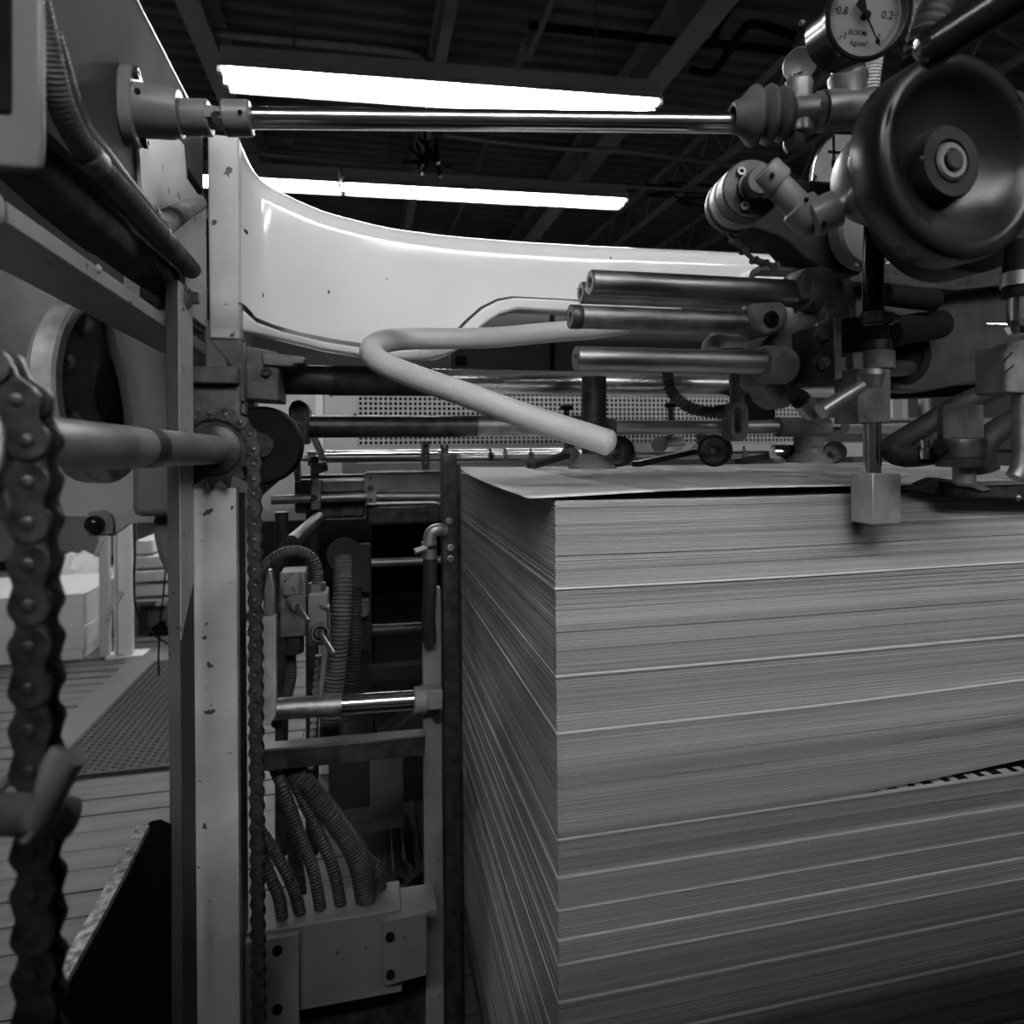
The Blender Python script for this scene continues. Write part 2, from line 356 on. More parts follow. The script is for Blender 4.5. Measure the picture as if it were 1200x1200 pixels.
# ---------------------------------------------------------------- the pile of printed board
def stripe_mat(name, lo, hi, scale=420, bright=1.0):
    m = bpy.data.materials.new(name); m.use_nodes = True; nt = m.node_tree; N = nt.nodes; L = nt.links; p = N['Principled BSDF']
    tc = N.new('ShaderNodeTexCoord')
    def nz(sx, sz, sca, det):
        mp = N.new('ShaderNodeMapping'); mp.inputs['Scale'].default_value = (sx, sx, sz); L.new(tc.outputs['Object'], mp.inputs[0])
        n = N.new('ShaderNodeTexNoise'); n.inputs['Scale'].default_value = sca; n.inputs['Detail'].default_value = det; L.new(mp.outputs[0], n.inputs['Vector']); return n
    fine = nz(.0008, 1, scale * 1.5, 3); broad = nz(.003, 1, 46, 4); grain = nz(1, 2.5, 500, 2)
    a = N.new('ShaderNodeMath'); a.operation = 'MULTIPLY_ADD'; L.new(broad.outputs[0], a.inputs[0]); a.inputs[1].default_value = .55
    b = N.new('ShaderNodeMath'); b.operation = 'MULTIPLY_ADD'; L.new(fine.outputs[0], b.inputs[0]); b.inputs[1].default_value = .75
    g = N.new('ShaderNodeMath'); g.operation = 'MULTIPLY'; L.new(grain.outputs[0], g.inputs[0]); g.inputs[1].default_value = .25
    L.new(g.outputs[0], a.inputs[2]); L.new(a.outputs[0], b.inputs[2])
    r = N.new('ShaderNodeValToRGB'); r.color_ramp.elements[0].position = .58; r.color_ramp.elements[1].position = .98
    r.color_ramp.elements[0].color = (lo,) * 3 + (1,); r.color_ramp.elements[1].color = (hi,) * 3 + (1,)
    L.new(b.outputs[0], r.inputs[0]); L.new(r.outputs[0], p.inputs['Base Color']); p.inputs['Roughness'].default_value = .6
    bp = N.new('ShaderNodeBump'); bp.inputs['Strength'].default_value = .5; bp.inputs['Distance'].default_value = .001
    L.new(fine.outputs[0], bp.inputs['Height']); L.new(bp.outputs[0], p.inputs['Normal'])
    return m
board_edge = stripe_mat('stacked board edges', .16, .56)
slip_edge = mat('pale slip sheet', .70, .80, .6, scale=30)
SX0, SY0 = .196, .674
SX1, SY1 = 1.25, 1.40
top_z = on_y(648, 586, SY0).z
stack = thing('paper_stack', 'tall pile of printed board sheets filling the lower half under the suction head', 'paper stack', (SX0, SY0, .02))
GX = .52; 
gap_z = on_y(648, 985, SY0).z
def warp(x, z):                                # the sheets above the parted joint rise towards the far end
    if z < gap_z: return 0
    k = max(0, 1 - (z - gap_z) / .16)
    return k * max(0, x - GX) ** 1.2 * .070
def sag(x, y, z):                              # gentle hollow of the upper sheets
    k = max(0, 1 - (top_z - z) / .25)
    return -.006 * k * math.sin(min(1, max(0, (x - SX0) / .5)) * PI) * .4
rs = random.Random(5)
def layers(z0, z1, pitch):
    b = B(); n = max(1, round((z1 - z0) / pitch)); h = (z1 - z0) / n; NX = 14
    xs = [SX0 + (SX1 - SX0) * i / NX for i in range(NX + 1)]
    for i in range(n):
        jx, jy = rs.gauss(0, .00035), rs.gauss(0, .0003)
        if rs.random() < .10: jy += .0007; jx += .0005
        za, zb = z0 + i * h + .00012, z0 + (i + 1) * h - .00012
        r = [b.verts([(x + jx, yy + jy, zz + warp(x, zz) + sag(x, yy, zz)) for x in xs]) for yy, zz in ((SY0, za), (SY0, zb), (SY1, zb), (SY1, za))]
        for k in range(NX):
            for q in range(4): b.face([r[q][k], r[q][k + 1], r[(q + 1) % 4][k + 1], r[(q + 1) % 4][k]])
        b.face([r[q][0] for q in range(4)]); b.face([r[q][NX] for q in (3, 2, 1, 0)])
    return b
cuts = [586, 652, 690, 742, 793, 860, 925, 985, 1030, 1068, 1103, 1132, 1176, 1235, 1330]
zs = [on_y(648, c, SY0).z for c in cuts] + [.03]
for i in range(len(zs) - 1):
    o = obj('sheet_bundle', layers(zs[i + 1] + .0006, zs[i] - .0006, .0016), board_edge, stack, kind='stuff')
for i in range(1, len(zs) - 1):
    if i in (1, 3, 6): continue
    b = B(); NX = 14; xs = [SX0 - .0012 + (SX1 - SX0) * k / NX for k in range(NX + 1)]; z = zs[i]
    e = 1e-4 if i != 7 else -1e-4
    r = [b.verts([(x, yy, z + dz + warp(x, z + e) + sag(x, yy, z)) for x in xs]) for yy, dz in ((SY0 - .0017, -.0009), (SY0 - .0017, .0009), (SY1, .0009), (SY1, -.0009))]
    for k in range(NX):
        for q in range(4): b.face([r[q][k], r[q][k + 1], r[(q + 1) % 4][k + 1], r[(q + 1) % 4][k]])
    b.face([r[q][0] for q in range(4)]); b.face([r[q][NX] for q in (3, 2, 1, 0)])
    obj('slip_sheet', b, slip_edge, stack, label='pale slip sheet edge between bundles')
# printed colour bar showing in the parted joint
b = B()
x = .60; k = 0
while x < 1.2:
    b.box((x, SY0 + .0005, gap_z + .0012), (x + .010 + .005 * (k % 2), SY0 + .012, gap_z + .0018)); x += .026; k += 1
obj('printed_sheet', B().box((GX + .05, SY0 + .0032, gap_z + .0010), (SX1, SY1, gap_z + .0014)), ink, stack, label='dark printed sheet face in the parted joint')
obj('registration_mark', b, slip_edge, stack, label='row of pale print marks in the parted joint')
# the loose top sheet: bowed, slightly lifted off the pile
pr = bpy.data.materials.new('printed top sheet'); pr.use_nodes = True
nt = pr.node_tree; N = nt.nodes; L = nt.links; p = N['Principled BSDF']; tc = N.new('ShaderNodeTexCoord')
mp = N.new('ShaderNodeMapping'); mp.inputs['Scale'].default_value = (5, 2.2, 1); L.new(tc.outputs['UV'], mp.inputs[0])
vo = N.new('ShaderNodeTexVoronoi'); vo.inputs['Scale'].default_value = 2.2; L.new(mp.outputs[0], vo.inputs['Vector'])
nn = N.new('ShaderNodeTexNoise'); nn.inputs['Scale'].default_value = 9; L.new(mp.outputs[0], nn.inputs['Vector'])
mxx = N.new('ShaderNodeMixRGB'); mxx.inputs[0].default_value = .35; L.new(vo.outputs['Color'], mxx.inputs[1]); L.new(nn.outputs[0], mxx.inputs[2])
bw = N.new('ShaderNodeRGBToBW'); L.new(mxx.outputs[0], bw.inputs[0])
rr = N.new('ShaderNodeValToRGB'); rr.color_ramp.elements[0].position = .3; rr.color_ramp.elements[1].position = .75; rr.color_ramp.elements[0].color = (.34, .34, .34, 1); rr.color_ramp.elements[1].color = (.74, .74, .74, 1)
L.new(bw.outputs[0], rr.inputs[0])
sx = N.new('ShaderNodeSeparateXYZ'); L.new(tc.outputs['UV'], sx.inputs[0])
st = N.new('ShaderNodeMath'); st.operation = 'GREATER_THAN'; L.new(sx.outputs[0], st.inputs[0]); st.inputs[1].default_value = .13
mz = N.new('ShaderNodeMixRGB'); L.new(st.outputs[0], mz.inputs[0]); mz.inputs[1].default_value = (.72, .72, .72, 1); L.new(rr.outputs[0], mz.inputs[2])
L.new(mz.outputs[0], p.inputs['Base Color']); p.inputs['Roughness'].default_value = .2; p.inputs['Specular IOR Level'].default_value = .6
b = B(); NX, NY = 60, 24
tz = on_y(640, 579, SY0 - .004).z
def sheet_pt(u, v):
    y = SY0 - .004 + (SY1 - SY0) * v
    x0 = SX0 - .030 * (1 - v) ** .8 - .012 * math.sin(v * PI) + .0
    x = x0 + (SX1 + .02 - x0) * u
    zf = -.0035 * (1 - v) * math.exp(-(u * 9) ** 2)             # corner droops a little
    zf += .0065 * math.exp(-((u - .0) / .05) ** 2) * v * .2
    return V((x, y, tz + zf + .0015 * math.sin(u * 7) * (1 - v) + (on_y(537, 546, SY1).z - tz) * v * .55 * math.exp(-u * 3)))
gv = [[b.bm.verts.new(sheet_pt(i / NX, j / NY)) for i in range(NX + 1)] for j in range(NY + 1)]
for j in range(NY):
    for i in range(NX):
        f = b.face([gv[j][i], gv[j][i + 1], gv[j + 1][i + 1], gv[j + 1][i]])
        for lp, (u, v) in zip(f.loops, ((i, j), (i + 1, j), (i + 1, j + 1), (i, j + 1))): lp[b.uv].uv = (u / NX, v / NY)
o = obj('top_sheet', b, pr, stack, label='glossy printed sheet lying loose on top of the pile')
md = o.modifiers.new('thick', 'SOLIDIFY'); md.thickness = .0008; md.offset = -1
single('pile_board', 'dark pallet board carrying the paper pile', 'pallet', B().box((SX0 - .01, SY0 - .0, .0), (SX1, SY1, .028)), wood, (SX0, SY0, 0))
# ---------------------------------------------------------------- side frame (upper corner) on the plane X = FXP
FXP = -.2125
topz = on_x(220, 115, FXP).z
yE = .958
h0 = on_x(220, 196, FXP); h1 = on_x(243, 245, FXP)
sf = thing('machine_side_frame', 'grey painted press side frame with bare worn top edge in the top corner', 'press frame', (FXP - .03, .5, 1.15))
def wall_poly(y0, y1, z0, z1): return B().box((FXP - .010, y0, z0), (FXP, y1, z1))
hz0, hz1 = min(h0.z, h1.z), max(h0.z, h1.z)
b = wall_poly(.15, h0.y, 1.218, topz); b.box((FXP - .010, h0.y, hz1), (FXP, yE, topz)); b.box((FXP - .010, h0.y, 1.152), (FXP, yE, hz0)); b.box((FXP - .010, h1.y, hz0), (FXP, yE, hz1)); b.box((FXP - .06, .15, topz - .012), (FXP - .011, yE, topz))
b.box((FXP - .03, h0.y - .02, hz0 - .02), (FXP - .026, h1.y + .02, hz1 + .02))
obj('frame_plate', b, plate_paint, sf)
obj('hole_shade', B().box((FXP - .0105, h0.y + .0005, hz0), (FXP - .0095, 1.03, hz1)), black, sf)  # flat black sheet in the opening stands for the shade inside the hole
obj('inner_plate', B().box((FXP - .135, .15, 1.175), (FXP - .125, 1.04, 1.42)), black, sf)
obj('worn_edge', B().box((FXP - .012, .16, topz - .003), (FXP + .0008, yE - .05, topz + .0008)), rust_edge, sf, label='bare worn metal edge')
# raised cast pad that ends in the flange, with a cast rib
pad0 = on_x(140, 190, FXP).y
obj('cast_pad', B().prism([(FXP, pad0 + .05, 1.22), (FXP, h0.y - .03, 1.22), (FXP, h0.y - .03, 1.16), (FXP, yE, 1.16), (FXP, yE, hz0 - .004), (FXP, h0.y - .02, hz0 - .004), (FXP, h0.y - .03, 1.36), (FXP, pad0 + .03, 1.33)], (.004, 0, 0)), post_paint, sf, bevel=.002)
# chain of cast parts: the white cross beam with its end flange
AY = .96
fl = on_y(243, 160, AY); fr = on_y(280, 160, AY); fb_ = on_y(262, 397, AY)
cb = thing('cross_beam', 'white glossy curved cast beam spanning over the paper pile', 'machine beam', (fl.x, AY, fb_.z))
obj('end_flange', B().box((fl.x, AY, fb_.z), (fr.x, AY + .10, on_y(262, 158, AY).z)), post_paint, cb, bevel=.003)
by = AY + .035
tops = [(280, 163), (284, 171), (288, 180), (293, 191), (299, 201), (306, 209), (314, 215), (323, 221), (332, 225), (347, 232), (362, 239), (380, 246), (400, 252), (420, 257), (440, 262), (460, 266), (480, 269), (510, 273), (540, 276), (570, 278.5), (600, 281), (650, 284), (700, 287), (800, 291), (900, 296), (980, 301), (1050, 305)]
bots = [(280, 352), (290, 360), (300, 372), (320, 380), (350, 389), (390, 397), (430, 403), (470, 404), (512, 402), (525, 396), (545, 375), (562, 360), (582, 350), (600, 347), (680, 351), (760, 356), (900, 362), (1050, 372)]
def lerp_t(tb, x):
    for (xa, ya2), (xb, yb2) in zip(tb, tb[1:]):
        if xa <= x <= xb: return ya2 + (yb2 - ya2) * (x - xa) / (xb - xa)
    return tb[-1][1]
stations = sorted(set([p[0] for p in tops] + [p[0] for p in bots if p[0] > 281]))
b = B(); secs = []
for x in stations:
    k = min(1, max(0, (x - 280) / 40)); yf = (AY + .002) + (by - AY - .002) * math.sin(k * PI / 2) ** .9
    pt, pb = on_y(x, lerp_t(tops, x), yf + .02), on_y(x, lerp_t(bots, x), yf)
    rz, ry = .034, .032; cs = [V((pb.x, yf + .13, pb.z)), V((pb.x, yf, pb.z)), V((pb.x + (pt.x - pb.x) * .5, yf, (pb.z + pt.z) / 2))]
    for q in range(9):
        f = q / 8 * PI / 2; cs.append(V((pt.x, yf + ry * (1 - math.cos(f)), pt.z - rz * (1 - math.sin(f)))))
    cs.append(V((pt.x, yf + .13, pt.z))); secs.append(b.verts(cs))
for i in range(len(secs) - 1):
    n = len(secs[0])
    for k in range(n): b.face([secs[i][k], secs[i][(k + 1) % n], secs[i + 1][(k + 1) % n], secs[i + 1][k]])
b.face(secs[0]); b.face(secs[-1][::-1])
obj('beam_body', b, white_paint, cb, smooth=50)
lip = [(268, 366), (284, 362), (300, 377), (330, 388), (380, 400), (430, 408), (480, 409), (518, 405), (530, 396), (548, 377), (566, 361), (584, 352), (602, 348.5), (640, 350), (700, 354), (800, 359),
       (800, 368), (700, 366), (640, 364), (606, 362), (586, 368), (570, 378), (552, 394), (536, 410), (522, 417), (505, 421), (480, 422), (430, 418), (380, 410), (330, 398), (300, 391), (284, 388), (268, 394)]
obj('lower_lip', B().prism([on_y(x, y, by - .016) for x, y in lip], (0, .03, 0)), white_paint, cb, bevel=.004, label='raised chipped rim along the bottom of the beam')

# ---------------------------------------------------------------- floor post under the flange, lift chain and its sprocket
PY = .90
p0, p1 = on_y(225, 573, PY), on_y(276.5, 573, PY)
po = thing('lift_post', 'pale chipped vertical post beside the lift chain', 'post', ((p0.x + p1.x) / 2, PY, 0))
obj('post_body', B().box((p0.x - .02, PY, .0), (p1.x, PY + .02, p0.z)), post_paint, po, bevel=.0015)
obj('post_core', B().box((p0.x, PY + .0205, .0), (p1.x - .001, PY + .07, p0.z - .01)), dark_steel, po)
bk = thing('bearing_bracket', 'dirty cast bracket over the small sprocket under the white flange', 'bracket', on_y(258, 480, .95))
q0, q1 = on_y(205, 432, .95), on_y(281, 490, .95)
obj('bracket_body', B().box((q0.x, .95, q1.z - .06), (q1.x, 1.02, q0.z - .022)), cast_paint, bk, bevel=.003)
obj('bracket_step', B().box((q0.x, .935, q0.z - .02), (q1.x, 1.02, q0.z + .002)), cast_paint, bk, bevel=.002)
obj('bracket_web', B().prism([on_y(245, 398, .958), on_y(283, 398, .958), on_y(287, 470, .958), on_y(281, 470, .958), on_y(274, 432, .958)], (0, .06, 0)), cast_paint, bk, bevel=.001)
bb = thing('beam_foot', 'dirty pale cast foot block with oil runs, carrying the dark cross tube', 'bracket', on_y(305, 470, .97))
obj('foot_body', B().prism([on_y(287, 405, .97), on_y(326, 412, .97), on_y(327, 470, .97), on_y(288, 468, .97)], (0, .09, 0)), cast_paint, bb, bevel=.003)
obj('foot_rib', B().prism([on_y(281, 400, .965), on_y(288, 402, .965), on_y(287, 486, .965), on_y(280, 482, .965)], (0, .08, 0)), cast_paint, bb, bevel=.001)
obj('foot_lug', B().prism([on_y(306, 412, .965), on_y(357, 418, .965), on_y(356, 426, .965), on_y(344, 426, .965), on_y(344, 430, .965), on_y(308, 428, .965)], (0, .05, 0)), cast_paint, bb, bevel=.002)
obj('bolt', B().socket(on_y(312, 436, .97), -Y, .007, .006), dark_steel, bb)

PITCH = .01905
def sprocket(name, label, c, nt, yw, m, hub_r, hubm):
    t = thing(name, label, 'sprocket', c)
    rp = PITCH / (2 * math.sin(PI / nt)); pts = []
    for k in range(nt):
        a0 = 2 * PI * k / nt
        for da, r in ((-.5, rp + .0055), (-.30, rp - .0015), (-.16, rp - .006), (0, rp - .0072), (.16, rp - .006), (.30, rp - .0015)):
            a = a0 + da * 2 * PI / nt + PI / nt; pts.append(c + V((math.cos(a) * r, 0, math.sin(a) * r)))
    obj('toothed_disc', B().prism([p - V((0, yw / 2, 0)) for p in pts], (0, yw, 0)), m, t, bevel=.0008)
    obj('hub', B().lathe(c - V((0, yw / 2 + .006, 0)), Y, [(0, hub_r - .003), (.002, hub_r), (.022, hub_r)], 36), hubm, t)
    return t, rp
# a roller chain made of outer and inner links
def link_mesh(outer, w):
    b = B(); rr, k = .0088, .0062
    y0 = (.0078 if outer else .0058) + w
    for s in (-1, 1):
        pts = []
        for a in range(-5, 6):
            f = a * PI / 10; pts.append((rr * math.cos(f) + PITCH / 2, rr * math.sin(f)))
        pts.append((0, k))
        for a in range(-5, 6):
            f = PI + a * PI / 10; pts.append((rr * math.cos(f) - PITCH / 2, rr * math.sin(f)))
        pts.append((0, -k))
        b.prism([V((x, s * y0 - .0009, z)) for x, z in pts], (0, .0018, 0))
    if not outer:
        for s in (-1, 1): b.cyl(V((s * PITCH / 2, -.0055 - w, 0)), V((s * PITCH / 2, .0055 + w, 0)), .0058, seg=14)
    return b
def pin_mesh(w):
    b = B(); return b.lathe(V((0, -.0102 - w, 0)), Y, [(0, .0018), (.0006, .0030), (.0198 + 2 * w, .0030), (.0204 + 2 * w, .0018)], 12)
def roller_chain(label, path, n, w=0.0, mlink=chain_steel, base=None):
    t = thing('roller_chain', label, 'chain', base); ol = il = pn = None
    for i in range(n):
        a, c = path(i), path(i + 1); m = (a + c) / 2; d = c - a; ang = -math.atan2(d.z, d.x); outer = i % 2 == 0
        if outer:
            if ol is None: ol = obj('outer_link', link_mesh(True, w), mlink, t, V((0, 0, 0))); o = ol
            else: o = dup(ol, t)
        else:
            if il is None: il = obj('inner_link', link_mesh(False, w), mlink, t, V((0, 0, 0))); o = il
            else: o = dup(il, t)
        o.location = m - V(base); o.rotation_euler = (0, ang, 0)
        if outer:
            for s in (-1, 1):
                if pn is None: pn = obj('pin', pin_mesh(w), mlink, o, V((0, 0, 0))); q = pn
                else: q = dup(pn, o)
                q.location = (s * PITCH / 2, 0, 0)
    return t
def chain_path(c, rp, nt, a_top, wrap):        # comes over the wheel then hangs straight down on the +X side
    step = 2 * PI / nt
    def f(i):
        if i < wrap:
            a = (wrap - i) * step; return c + V((rp * math.cos(a), 0, rp * math.sin(a)))
        return c + V((rp, 0, -(i - wrap) * PITCH))
    return f
SCF = on_y(253, 527, .885)
sprocket('chain_sprocket', 'small greasy toothed wheel on the far end of the cross shaft', SCF, 15, .008, dark_steel, .031, dark_steel)
rpf = PITCH / (2 * math.sin(PI / 15))
roller_chain('dark oily roller chain hanging along the pale post from the small sprocket', chain_path(SCF + V((-.0005, 0, 0)), rpf, 15, 0, 7), 57, base=SCF)
nearp = at(30, 519, .301)
SCN = nearp + V((-.0458, .0095, .001))
sprocket('chain_sprocket', 'pale hub of the sprocket inside the big nearby chain, cut by the photo edge', SCN, 15, .008, dark_steel, .036, post_paint)
roller_chain('big out of focus roller chain hanging closest to the viewer', chain_path(SCN + V((0, -.0, .0)), rpf, 15, 0, 7), 38, base=SCN)
sh = thing('lift_shaft', 'thick worn round shaft joining the two chain sprockets', 'shaft', SCN + V((0, .2, -.02)))
s0, s1 = SCN + V((.0, .012, .0)), SCF - V((0, .006, 0))
obj('shaft_body', B().tube([s0, s1], .0178, 32, .05), mat('worn shaft steel', .22, .42, .35, .55, metal=.6, scale=22, stretch=(1, 1, 1), bump=.12, bscale=200), sh)
ax = (s1 - s0).normalized()
obj('grease_ring', B().lathe(s0.lerp(s1, .50), ax, [(0, .0181), (.016, .0184), (.03, .0181)], 32), dark_steel, sh, label='dark greasy band round the shaft')

# ---------------------------------------------------------------- flat hanger bar and tray bar
bx = -.2064
f0, f1 = on_x(209, 340, bx), on_x(225.5, 340, bx)
fbar = thing('hanger_bar', 'long pale flat bar hanging upright from one hex bolt', 'bar', (bx - .006, (f0.y + f1.y) / 2, .44))
ztop = on_x(209, 328, bx).z; zbot = on_x(215, 1290, bx).z
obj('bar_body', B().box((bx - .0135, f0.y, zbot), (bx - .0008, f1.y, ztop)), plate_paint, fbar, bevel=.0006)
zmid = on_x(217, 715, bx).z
obj('pale_face', B().prism([(bx - .0008, f0.y + .0003, zmid - .03), (bx - .0008, f1.y - .0003, zmid + .03), (bx - .0008, f1.y - .0003, ztop - .0003), (bx - .0008, f0.y + .0003, ztop - .0003)], (.0008, 0, 0)), post_paint, fbar, label='pale face above the dark lower end')  # pale strip on one side only, ending at a slant; bar dark elsewhere
cc = on_x(219, 349, bx)
obj('hex_bolt', B().lathe(cc, X, [(0, .0135), (.002, .0135), (.003, .012)], 20).hexhead(cc + V((.003, 0, 0)), X, .0078, .011), galv, fbar, label='galvanised hex bolt with washer')
z0 = on_x(196, 385, -.2206).z
tb = thing('tray_bar', 'wide flat grey bar running back from the near corner to the hanger bar', 'bar', (-.25, .7, z0))
n0, n1 = on_x(8, 262, -.2206), on_x(196, 385, -.2206)
def tp(p, dx, dz): return V((p.x + dx, p.y, p.z + dz))
e1 = n1 + (n1 - n0) * .55
obj('bar_body', B().hexa([tp(n0, -.058, 0), tp(n0, 0, 0), tp(e1, 0, 0), tp(e1, -.058, 0), tp(n0, -.058, .0145), tp(n0, 0, .0145), tp(e1, 0, .0145), tp(e1, -.058, .0145)]), mat('tray bar paint', .26, .34, .4, .5, scale=18, chips=.03, chipcol=.05), tb, bevel=.0015)
obj('end_lug', B().prism([tp(n0, -.06, -.002), tp(n0, .001, -.002), tp(n0, .001, .016), tp(n0, -.02, .026), tp(n0, -.06, .026)], (0, -.05, 0)), post_paint, tb, bevel=.005)
obj('rivet', B().dome(n0.lerp(n1, .42) + V((0, 0, .012)), X, .004, .003), post_paint, tb)

# ---------------------------------------------------------------- hoses in the top corner
def hose(label, pts, r, ribs, m, seg=14, name='ribbed_hose', cat='hose', group=None, cuffs=()):
    P = [V(p) for p in pts]
    t = thing(name, label, cat, P[-1], group)
    obj('hose_body', B().tube(P, r, seg, .01, ribs), m, t)
    for a, c in cuffs: obj('cuff', B().cyl(a, c, (r if not callable(r) else r(.5)) * 1.12, seg=20), m, t)
    return t
def hx(px, py, off): return on_x(px, py, FXP + off)
hose('thickest smooth ribbed hose running down the inside of the frame', [hx(-30, 120, -.036), hx(55, 210, -.036), hx(110, 262, -.036), hx(160, 304, -.036), hx(200, 334, -.036), hx(236, 360, -.036)], lambda t: .0245 if t < .36 else .0225, (.0030, .045), hose_grey, 20)
hose('middle ribbed hose with a smooth sleeve, between the thickest and the thin hose', [hx(20, -80, .022), hx(46, 20, .022), hx(66, 105, .022), hx(84, 150, .022), hx(108, 186, .020), hx(150, 232, .018), hx(190, 278, .015), hx(224, 316, .012)], lambda t: .0078 + .003 * t, (.0030, .04), hose_grey, 16, cuffs=[(hx(100, 177, .021), hx(112, 191, .020)), (hx(186, 272, .015), hx(190, 277, .015))])
hose('thin smooth hose lying against the frame above the other hoses', [hx(60, 40, .007), hx(92, 140, .007), hx(119, 177, .007), hx(154, 222, .007), hx(184, 256, .008)], .0068, (.0030, .03), hose_grey, 12, cuffs=[(hx(176, 247, .008), hx(182, 254, .008))])
hose('short pale corrugated conduit entering the square hole in the frame', [hx(184, 268, .012), hx(200, 257, .010), hx(218, 244, .002), hx(232, 238, -.006)], .0112, (.0062, .16), mat('pale conduit', .16, .20, .5, .6), 16)
hose('dark fat hose stub passing behind the hanger bar', [at(165, 347, .88), at(200, 350, .90), at(245, 352, .93)], .017, (.003, .03), hose_grey, 16)
# junction box in the very corner
jb = thing('junction_box', 'rounded grey cast box in the extreme top corner, near and blurred', 'box', at(20, 200, .36))
dv = ray(54, 110).normalized() * .06
obj('box_body', B().prism([at(x, y, .30) for x, y in ((-60, 160), (-10, 200), (44, 203), (53, 196), (53, -90), (-60, -90))], dv), frame_paint, jb, bevel=.0035)
obj('box_recess', B().prism([at(x, y, .2985) for x, y in ((-20, 130), (14, 134), (14, -40), (-20, -40))], dv * .06), black, jb, bevel=.003)

# ---------------------------------------------------------------- polished shaft with its bearing and couplings
lb = thing('flange_bearing', 'grey oval flange bearing bolted to the side frame', 'bearing', on_x(150, 130, FXP))
bc = on_x(146, 128, FXP)
b = B(); pts = []
for k in range(40):
    a = 2 * PI * k / 40; pts.append(bc + V((0, .024 * math.cos(a), .027 * math.sin(a) + (.012 if math.sin(a) > 0 else -.006))))
obj('flange', B().prism(pts, (.012, 0, 0)), frame_paint, lb, bevel=.002)
obj('bearing_body', B().lathe(bc + V((.012, 0, 0)), X, [(0, .0235), (.028, .0225), (.031, .021), (.0355, .0205), (.036, .012)], 32), frame_paint, lb)
for dy, dz in ((-.012, .028), (.012, -.024)):
    obj('screw', B().socket(bc + V((.012, dy, dz)), X, .0052, .004), dark_steel, lb)
obj('grease_hole', B().cyl(bc + V((.018, -.0225, .006)), bc + V((.018, -.0243, .0062)), .0026, seg=12), black, lb)
ds = thing('drive_shaft', 'long polished horizontal shaft with pale couplings under the ceiling lights', 'shaft', bc + V((.3, 0, -.02)))
jl = bc + V((.036, 0, 0)); sa = at(293, 138.5, .625); sb = at(872, 144, .655)
cA = at(214, 138, .615)
obj('stub', B().cyl(jl, cA, .0115, seg=20), dark_steel, ds)
def sleeve(b, a, c, r): return b.lathe(a, c - a, [(0, r * .9), (.0015, r), ((c - a).length - .0015, r), ((c - a).length, r * .9)], 28)
obj('coupling_sleeve', sleeve(B(), at(214, 138, .615), at(247, 138.5, .619), .0165), frame_paint, ds, label='pale coupling sleeve')
obj('joint_cross', B().box(at(246, 152, .629), at(263, 125, .607)).cyl(at(255, 138, .606), at(255, 138, .634), .006), dark_steel, ds)
obj('coupling_sleeve', sleeve(B(), at(262, 138.5, .619), at(295, 139, .624), .0165), frame_paint, ds, label='pale coupling sleeve')
obj('set_screw', B().cyl(at(281, 131, .608), at(281, 131, .605), .002, seg=10), black, ds)
obj('shaft_body', B().cyl(sa, sb, .0100, seg=32), mat('polished shaft', .55, .65, .14, .22, metal=1, scale=20, stretch=(.1, 6, 6)), ds)

# ---------------------------------------------------------------- things seen through the frame
hwc = at(120, 456, 1.02)
dn = V((1, -.14, 0)).normalized()
dw = thing('flywheel_disc', 'round metal disc with bright bare rim and domed bolt heads behind the big chain', 'wheel', hwc - V((0, 0, .145)))
obj('disc_body', B().lathe(hwc, dn, [(-.03, .135), (-.004, .137), (.0, .10), (.0, .03), (.0, .0)], 64), disc_paint, dw)
obj('rim', B().lathe(hwc, dn, [(-.022, .136), (-.018, .145), (.010, .146), (.014, .142), (.014, .128), (-.002, .124)], 72, caps=False), rim_metal, dw, label='bright bare metal rim')
sd = Z.cross(dn).normalized()
for a in (PI - 1.02, PI - .27, PI + .55, 1.2, 4.5, 5.4, .4):
    obj('dome_bolt', B().dome(hwc + sd * math.cos(a) * .104 + Z * math.sin(a) * .104, dn, .0185, .016, 20), disc_paint, dw)
b = B().lathe(hwc + dn * .001 + sd * .03 + Z * -.006, dn, [(0, .052), (.006, .052), (.009, .047)], 30)
obj('felt_pad', b, rubber, dw, label='black rough felt patch')
cv = thing('motor_cover', 'large smooth dark grey housing behind the hanger bar', 'machine cover', at(180, 500, 1.12))
cp = [(108, 330), (114, 378), (122, 410), (134, 445), (140, 480), (142, 520), (240, 560), (240, 330)]
obj('cover_body', B().prism([on_y(x, y, 1.13) for x, y in cp], (-.02, .28, 0)), cover_paint, cv, bevel=.02, smooth=60)
obj('cover_box', B().prism([on_y(x, y, 1.12) for x, y in ((153, 530), (240, 530), (240, 606), (153, 606))], (0, .2, 0)), cover_paint, cv, bevel=.012)
obj('cover_tail', B().prism([on_y(x, y, 1.16) for x, y in ((176, 604), (240, 604), (240, 690), (204, 685), (194, 676), (184, 655), (178, 630))], (0, .15, 0)), cover_paint, cv, bevel=.012)
gp = thing('guard_panel', 'flat pale grey guard panel with a scalloped lower edge beyond the disc', 'panel', at(110, 606, 1.6))
obj('panel_sheet', B().prism([on_y(x, y, 1.7) for x, y in ((40, 539), (240, 541), (240, 614), (165, 613), (150, 615), (141, 622), (132, 628), (104, 628), (104, 606), (40, 604))], (0, .02, 0)), mat('guard panel paint', .20, .24, .5, scale=5), gp, bevel=.002)
obj('stay_leg', B().box((on_y(214, 600, 1.72).x, 1.722, .003), (on_y(236, 600, 1.72).x, 1.76, on_y(220, 545, 1.7).z)), cover_paint, gp)
obj('clip_plate', B().prism([on_y(x, y, 1.69) for x, y in ((103, 600), (122, 598), (130, 602), (133, 612), (133, 626), (103, 628))], (0, .008, 0)), cover_paint, gp, bevel=.002)
